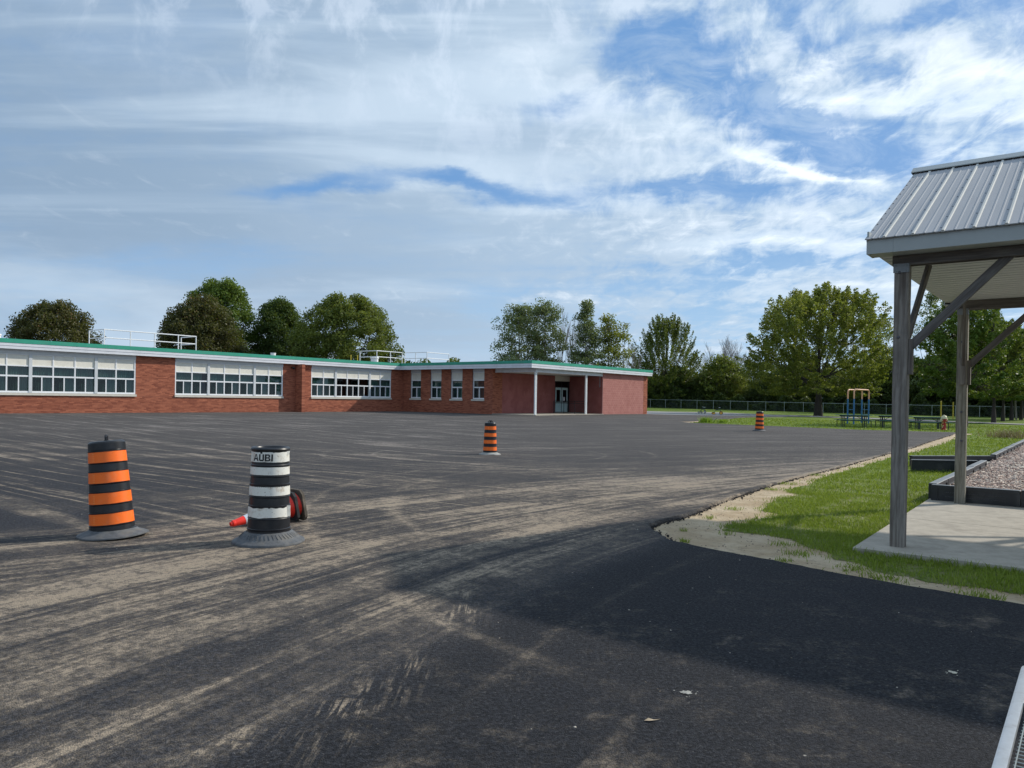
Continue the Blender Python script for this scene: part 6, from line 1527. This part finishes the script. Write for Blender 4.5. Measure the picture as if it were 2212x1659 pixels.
bplant(b1_, at(1212, 114), 114, 0, 'leafless pale tree just right of the paired poplars', 1, .55)
bplant(b3_, at(1234, 112), 112, 1, 'leafless tree between the poplars and left of the slim pointed one', 1.05, .62)
bplant(b3_, at(1357, 112), 112, 2, 'small leafless tree at the right edge of the poplar group', .78, .5)
bplant(b2_, at(1556, 150), 150, 0, 'dead bare tree spreading wide between the spiky tree and the large maple', .93, 1.0)
bplant(b2_, at(1586, 152), 152, 2, 'second dead bare tree partly behind the large maple at its left', .92, .85)
bplant(b1_, at(1932, 125), 125, 1, 'leafless branches rising left of the near pavilion post', 1.20, .8)
bplant(b3_, at(2196, 90), 90, 1, 'leafless tree at the right edge beneath the pavilion roof', .95, .9)

# dense growth behind the fence
wA = tree_mesh(31, 7.5, 7.5, .3, 'dome', 120, 70, .34, 'leaf_deep', sig=.6, bias=.42, trunk=.16)
wB = tree_mesh(32, 8.5, 6.5, .3, 'round', 110, 70, .34, 'leaf_olive', sig=.6, bias=.42, trunk=.18)
wC = tree_mesh(33, 6.5, 7.5, .2, 'dome', 110, 70, .34, 'leaf_shade', sig=.6, bias=.40, trunk=.15)
wD = tree_mesh(34, 10.5, 7.0, .8, 'round', 120, 62, .34, 'leaf_yellow', sig=.6, bias=.45, trunk=.2)
wE = tree_mesh(35, 11.5, 7.5, 1.2, 'column', 130, 60, .34, 'leaf_grey', sig=.6, bias=.48, trunk=.2)
def fence_off(u, off):     # a spot that lies 'off' metres behind the fence on the bearing u
    k = (u-1106)/1650.0
    (xa, ya), (xb, yb) = ((25.32, 139.71), (60.94, 110.82)) if k < .5497 else ((60.94, 110.82), (112.0, 70.0))
    # solve xa + s(xb-xa) = k (ya + s(yb-ya))
    s = (k*ya-xa)/((xb-xa)-k*(yb-ya)); D = ya+s*(yb-ya)+off; return k*D, D
rw = random.Random(21)
ANCH = [(1420, 'against the school corner'), (1450, 'under the spiky topped tree'), (1480, 'right of the spiky topped tree'), (1520, 'over the left tricycle'), (1545, 'over the right tricycle'), (1570, 'under the dead tree'), (1600, 'just right of the dead tree'), (1630, 'left behind the far barrel'), (1650, 'straight above the far barrel'), (1690, 'right behind the far barrel'), (1730, 'left of the large maple trunk'), (1760, 'touching the large maple trunk'),
    (1790, 'right of the large maple trunk'), (1815, 'left of the climbing frame'), (1840, 'beside the climbing frame leg'), (1860, 'through the climbing frame'), (1885, 'right of the climbing frame'), (1905, 'left of the near post'), (1925, 'hidden by the near post'), (1960, 'right edge of the near post'), (1985, 'between the posts on the left'), (2010, 'above the third table'), (2040, 'over the fire hydrant'), (2065, 'behind the yellow poles'), (2095, 'hidden by the far post'),
    (2125, 'behind the nearest lawn maple'), (2155, 'behind the second lawn maple'), (2190, 'behind the fifth lawn maple'), (2225, 'at the right picture edge'), (2270, 'past the right picture edge'), (9999, 'outermost on the right')]
wood = []
spec = [(1405, 5, wC, .85), (1432, 10, wB, .8), (1462, 6, wA, .95), (1490, 9, wC, .8), (1512, 6, wC, .95), (1534, 12, wA, 1.0), (1556, 6, wB, 1.15), (1580, 11, wA, 1.1), (1598, 6, wD, .6), (1618, 15, wE, .75), (1640, 7, wC, .75), (1655, 16, wD, .85), (1680, 8, wB, .85), (1702, 13, wA, 1.1), (1722, 7, wC, .85), (1745, 15, wD, .75),
        (1775, 8, wA, .85), (1800, 14, wB, .9), (1822, 7, wC, .85), (1848, 13, wD, .75), (1872, 8, wA, .95), (1895, 16, wE, .95), (1917, 7, wC, .95), (1946, 11, wA, 1.1), (1972, 7, wB, .95), (1998, 12, wA, 1.25), (2024, 7, wC, 1.1), (2052, 11, wE, .95), (2080, 7, wC, 1.1), (2110, 12, wA, 1.25), (2140, 7, wC, 1.15), (2172, 11, wB, 1.15), (2205, 7, wC, 1.15), (2240, 10, wA, 1.2), (2290, 9, wC, 1.2)]
for i, (u, off, pr, s) in enumerate(spec):
    x, y = fence_off(u, off)
    nm = {id(wA): 'dark green', id(wB): 'olive green', id(wC): 'deep shaded green', id(wD): 'yellow green', id(wE): 'grey green'}[id(pr)]
    anc = [a for lim, a in ANCH if u < lim][0]
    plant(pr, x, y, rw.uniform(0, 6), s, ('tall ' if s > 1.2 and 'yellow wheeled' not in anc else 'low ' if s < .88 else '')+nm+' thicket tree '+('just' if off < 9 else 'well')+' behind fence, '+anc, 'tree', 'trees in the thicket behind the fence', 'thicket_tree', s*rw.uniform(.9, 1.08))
# undergrowth hugging the fence
r_ = np.random.default_rng(77); n = 70000; us = r_.uniform(1385, 2330, n); offs = np.abs(r_.normal(0, 1, n))*3.0+1.0; P = np.zeros((n, 3))
k = (us-1106)/1650.0
seg1 = k < .5497
xa = np.where(seg1, 25.32, 60.94); ya = np.where(seg1, 139.71, 110.82); xb = np.where(seg1, 60.94, 112.0); yb = np.where(seg1, 110.82, 70.0)
s_ = (k*ya-xa)/((xb-xa)-k*(yb-ya)); D = ya+s_*(yb-ya)+offs
P[:, 0] = k*D; P[:, 1] = D; hh = 1.7+.9*np.sin(us*.045)+.7*np.sin(us*.13+1); P[:, 2] = terr(P[:, 0], P[:, 1])+r_.uniform(0, 1, n)**.9*np.maximum(.9, hh)
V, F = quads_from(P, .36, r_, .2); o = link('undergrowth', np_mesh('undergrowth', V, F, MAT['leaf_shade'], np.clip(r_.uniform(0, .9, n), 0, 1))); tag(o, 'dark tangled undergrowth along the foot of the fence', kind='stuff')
# far wood on the horizon
P = []; r_ = np.random.default_rng(78); n = 60000; ang_ = r_.uniform(-0.75, 0.75, n); D = r_.uniform(300, 340, n)
hh = 12+3*np.sin(ang_*37)+2.2*np.sin(ang_*83+1)+1.6*np.sin(ang_*171+2)
hump = 1+.45*np.exp(-((ang_+.085)/.055)**2)
z = r_.uniform(0, 1, n)**.7*hh*hump*.88
P = np.stack([np.sin(ang_)*D, np.cos(ang_)*D, z], 1); V, F = quads_from(P, 1.5, r_, .3); o = link('distant_woods', np_mesh('distant_woods', V, F, MAT['leaf_deep'], np.clip(r_.uniform(0, .8, n)+z/60, 0, 1))); tag(o, 'low line of distant woods showing over the school roof', kind='stuff')

# ------------------------------------------------------------------ small plants
def clump(name, x, y, rad_, h, n, w, mat, label, seed, cat='plant'):
    r_ = np.random.default_rng(seed); X = r_.normal(x, rad_, n); Y = r_.normal(y, rad_, n); V, F, T = blades(X, Y, h, w, r_, -.01, .8)
    V[:, 0] -= x; V[:, 1] -= y; z0 = tz(x, y); V[:, 2] -= z0
    o = link(name, np_mesh(name, V, F, MAT[mat], T), None, (x, y, z0)); tag(o, label, cat); return o
clump('weed_clump', 13.0, 51.0, .26, .34, 150, .05, 'weed_leaf', 'bright yellow green weed clump at the tip of the grass island', 5)
clump('weed_clump', 14.0, 51.0, .16, .24, 80, .05, 'weed_leaf', 'smaller bright weed clump beside the larger one on the grass island', 6)
clump('dry_brush', 24.7, 37.9, .55, .38, 420, .02, 'dry_brush', 'heap of dry brown brush lying on the lawn beyond the play area', 7, 'brush pile')
